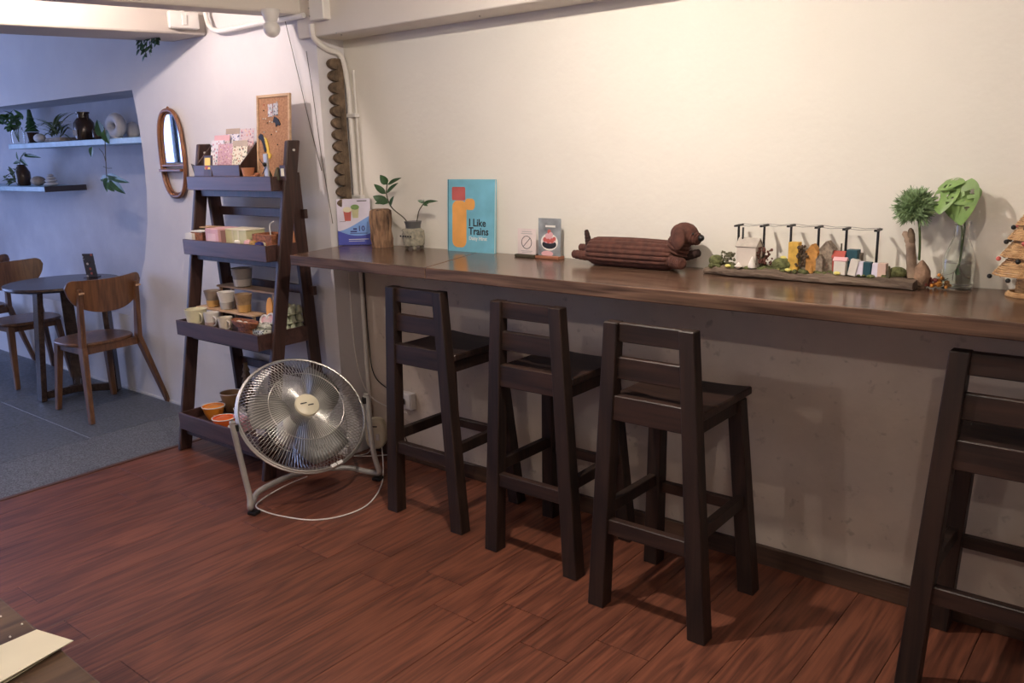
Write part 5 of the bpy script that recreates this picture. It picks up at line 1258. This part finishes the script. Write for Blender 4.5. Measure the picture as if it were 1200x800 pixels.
# brown basket tray with eggs
q = Vector((aty(288, 385, 2.305).x, 2.305, Z3)); q.x = -3.56; r = thing('bread_basket', 'oval brown wicker tray holding white pieces on the third tray', 'basket', q)
def oval(e): return [(q.x+.095*e*math.cos(t), q.y+.030*e*math.sin(t)) for t in [2*math.pi*k/26 for k in range(26)]]
MB().prism([(a, b) for a, b in oval(.8)], .008, None, h0=Z3+.042).build('bottom', m_basket, r); MB().prism(oval(.6), .0415, None, h0=Z3).build('plinth', m_basket, r)
for e, z in ((.85,.052), (.92,.058), (1.0,.064), (1.05,.070)): MB().tube([(a, b, Z3+z) for a, b in oval(e)], .005, 6, True).build('coil', m_basket, r)
for dx2, lab in ((-.045, 'long white piece in the oval wicker tray'), (.005, 'round white piece in the oval wicker tray'), (.045, 'brown piece in the oval wicker tray')):
    w0 = q+Vector((dx2, 0, .0505)); tag(MB().ball(w0+Vector((0,0,.010)), (.026 if dx2 < 0 else .016, .012, .010), 12, 7).build('sweet_piece', m_cer if dx2 < .03 else m_terra, smooth=True, loc=w0), lab, 'sweet')
# heart dish
q = Vector((aty(311, 375, 2.37).x, 2.385, Z3)); r = thing('heart_dish', 'pink heart-shaped dish propped up in the third tray', 'dish', q)
hp_ = [(16*math.sin(t)**3/17*.052, (13*math.cos(t)-5*math.cos(2*t)-2*math.cos(3*t)-math.cos(4*t))/17*.050) for t in [2*math.pi*k/36 for k in range(36)]]
M = frame(q+Vector((0,0,.062)), (1,.15,.25), (-.25,.35,1))
MB().prism(hp_, .005, M).build('dish', m_pink, r, bevel=.001); MB().tube([M @ Vector((a, b, .006)) for a, b in hp_], .006, 6, True).build('rim', m_cer, r, smooth=True)
MB().prism([(a*.6, b*.6) for a, b in hp_], .0006, M, h0=.0054).build('inner_print', pl('blush', (.72, .52, .50)), r)
q = Vector((-3.505, 2.42, Z3)); tag(MB().prism([(.023*math.cos(t), .055*math.sin(t)) for t in [2*math.pi*k/24 for k in range(24)]], .008, frame(q+Vector((0,0,.12)), (1,.1,0), (0,.1,1))).build('wooden_paddle', m_orange, loc=q, bevel=.001), 'oval orange wooden paddle standing behind the heart dish', 'paddle')
q.z = Z3; 
o = bpy.data.objects['wooden_paddle']; MB().box((q.x, q.y+.004, Z3+.035), (.012, .008, .07)).build('handle', m_orange, o, local=False)
q = Vector((-3.462, 2.36, Z3)); r = thing('patterned_cloth', 'folded black and white patterned cloth beside the heart dish', 'cloth', q)
m_bw = printed('black_white_print', (.62,.64,.55), [(.02,.02,.02),(.03,.03,.03),(.6,.6,.55)], 80, .45)
MB().bx(q.x-.055, q.x+.05, 2.305, 2.40, Z3, Z3+.038).build('fold', m_bw, r, bevel=.01, seg=2); MB().bx(q.x-.04, q.x+.045, 2.325, 2.40, Z3+.0382, Z3+.062).build('fold', m_bw, r, bevel=.01, seg=2)
# egg cartons
for k in range(3):
    q = Vector((-3.485, 2.50+.0*k, Z3+.042*k)); 
    r = thing('egg_carton', ['pale green egg carton at the bottom of the carton stack', 'pale green egg carton in the middle of the carton stack', 'pale green egg carton on top of the carton stack'][k], 'egg carton', q, 'egg cartons on the third tray')
    MB().bx(q.x-.06, q.x+.06, 2.435, 2.565, q.z, q.z+.008).build('sheet', m_egg, r, bevel=.002)
    for i in range(3):
        for j in range(3):
            MB().lathe([(.0195,.0082),(.017,.026),(.008,.041),(0,.0415)], 10, Matrix.Translation((q.x-.04+.04*i, 2.457+.043*j, q.z))).build('cone', m_egg, r, smooth=True)
# --- bottom tray
Z4 = tz(3)
def bowl(px, py, y, rad, h, m, m2, lab, name='bowl'):
    x = aty(px, py, y).x; q = Vector((x, y, Z4)); r = thing(name, lab, 'bowl', q)
    MB().lathe([(rad*.55,0),(rad*.8,h*.4),(rad,h),(rad-.004,h),(rad*.75,h*.45),(0,h*.3)], 24, Matrix.Translation(q)).build('shell', m, r, smooth=True)
    MB().tube([q+Vector((rad*math.cos(t), rad*math.sin(t), h)) for t in [2*math.pi*k/28 for k in range(28)]], .0028, 6, True).build('rim', m2, r, smooth=True)
    return r, q
bowl(272, 470, 2.50, .062, .105, pl('bowl_brown', (.40, .24, .12), .4), m_paper, 'brown bowl with a white rim at the back of the bottom tray')
for px, y, c, lab in ((251, 2.36, (.90, .30, .03), 'bright orange wrapped bowl in the bottom tray'), (262, 2.275, (.85, .16, .03), 'red orange wrapped bowl in front in the bottom tray')):
    r, q = bowl(px, 485, y, .060, .070, pl('wrap_%d' % px, c, .3), m_paper, lab)
    MB().lathe([(.054,.062),(.03,.072),(0,.074)], 20, Matrix.Translation(q), lambda a, z: 1+.06*math.sin(9*a)).build('filling', pl('fill_%d' % px, tuple(x*.95 for x in c), .35, var=.2), r, smooth=True)
    for s in (-1, 1): MB().add([q+Vector((s*.058,0,.062)), q+Vector((s*.09,-.012,.072)), q+Vector((s*.085,.014,.058))], [(0,1,2)]).build('wrapper_end', m_paper, r)
mug(281, 480, 2.44, .030, .06, m_cer, 'white cup in the bottom tray behind the orange bowls', True, 1.1, None, Z4)
mug(274, 495, 2.255, .028, .055, m_cer, 'white cup beside the red orange bowl', True, 1.1, None, Z4)
rq = random.Random(61)
for k, (x, y, m, lab) in enumerate(((-3.72, 2.34, m_pink, 'pink wrapped packet in the bottom tray behind the fan'), (-3.66, 2.45, m_rose, 'red wrapped packet standing in the bottom tray'), (-3.55, 2.36, m_lilac, 'lilac wrapped packet in the bottom tray'), (-3.74, 2.52, m_cer, 'white wrapped packet at the back of the bottom tray'))):
    q = Vector((x, y, Z4)); r = thing('wrapped_packet', lab, 'packet', q)
    M = Matrix.Translation(q) @ Matrix.Rotation(rq.uniform(-.5,.5), 4, 'Z'); hh = (.08, .16, .07, .12)[k]
    MB().bx(-.045, .045, -.03, .03, 0, hh, M).build('packet', m, r, bevel=.008, seg=2); MB().bx(-.045, .045, -.003, .003, hh+.0005, hh+.014, M).build('crimped_top', m_paper, r)
# dark carved tree standing at the back of the bottom tray
x = -3.87; q = Vector((x, 2.545, Z4)); r = thing('carved_tree', 'dark carved wooden fir tree standing in the bottom tray', 'ornament', q)
xx = aty(289, 440, 2.545).x; q.x = xx; r.location = q
for k in range(7): MB().lathe([(.056-.006*k, .03+.034*k), (.030-.003*k, .058+.034*k), (.010, .076+.034*k)], 9, Matrix.Translation(q), lambda a, z: 1+.10*math.sin(4*a+z*50)).build('branch_tier', m_bark, r)
MB().tube([q, q+Vector((0,0,.28))], .012, 8).build('trunk', m_bark, r)
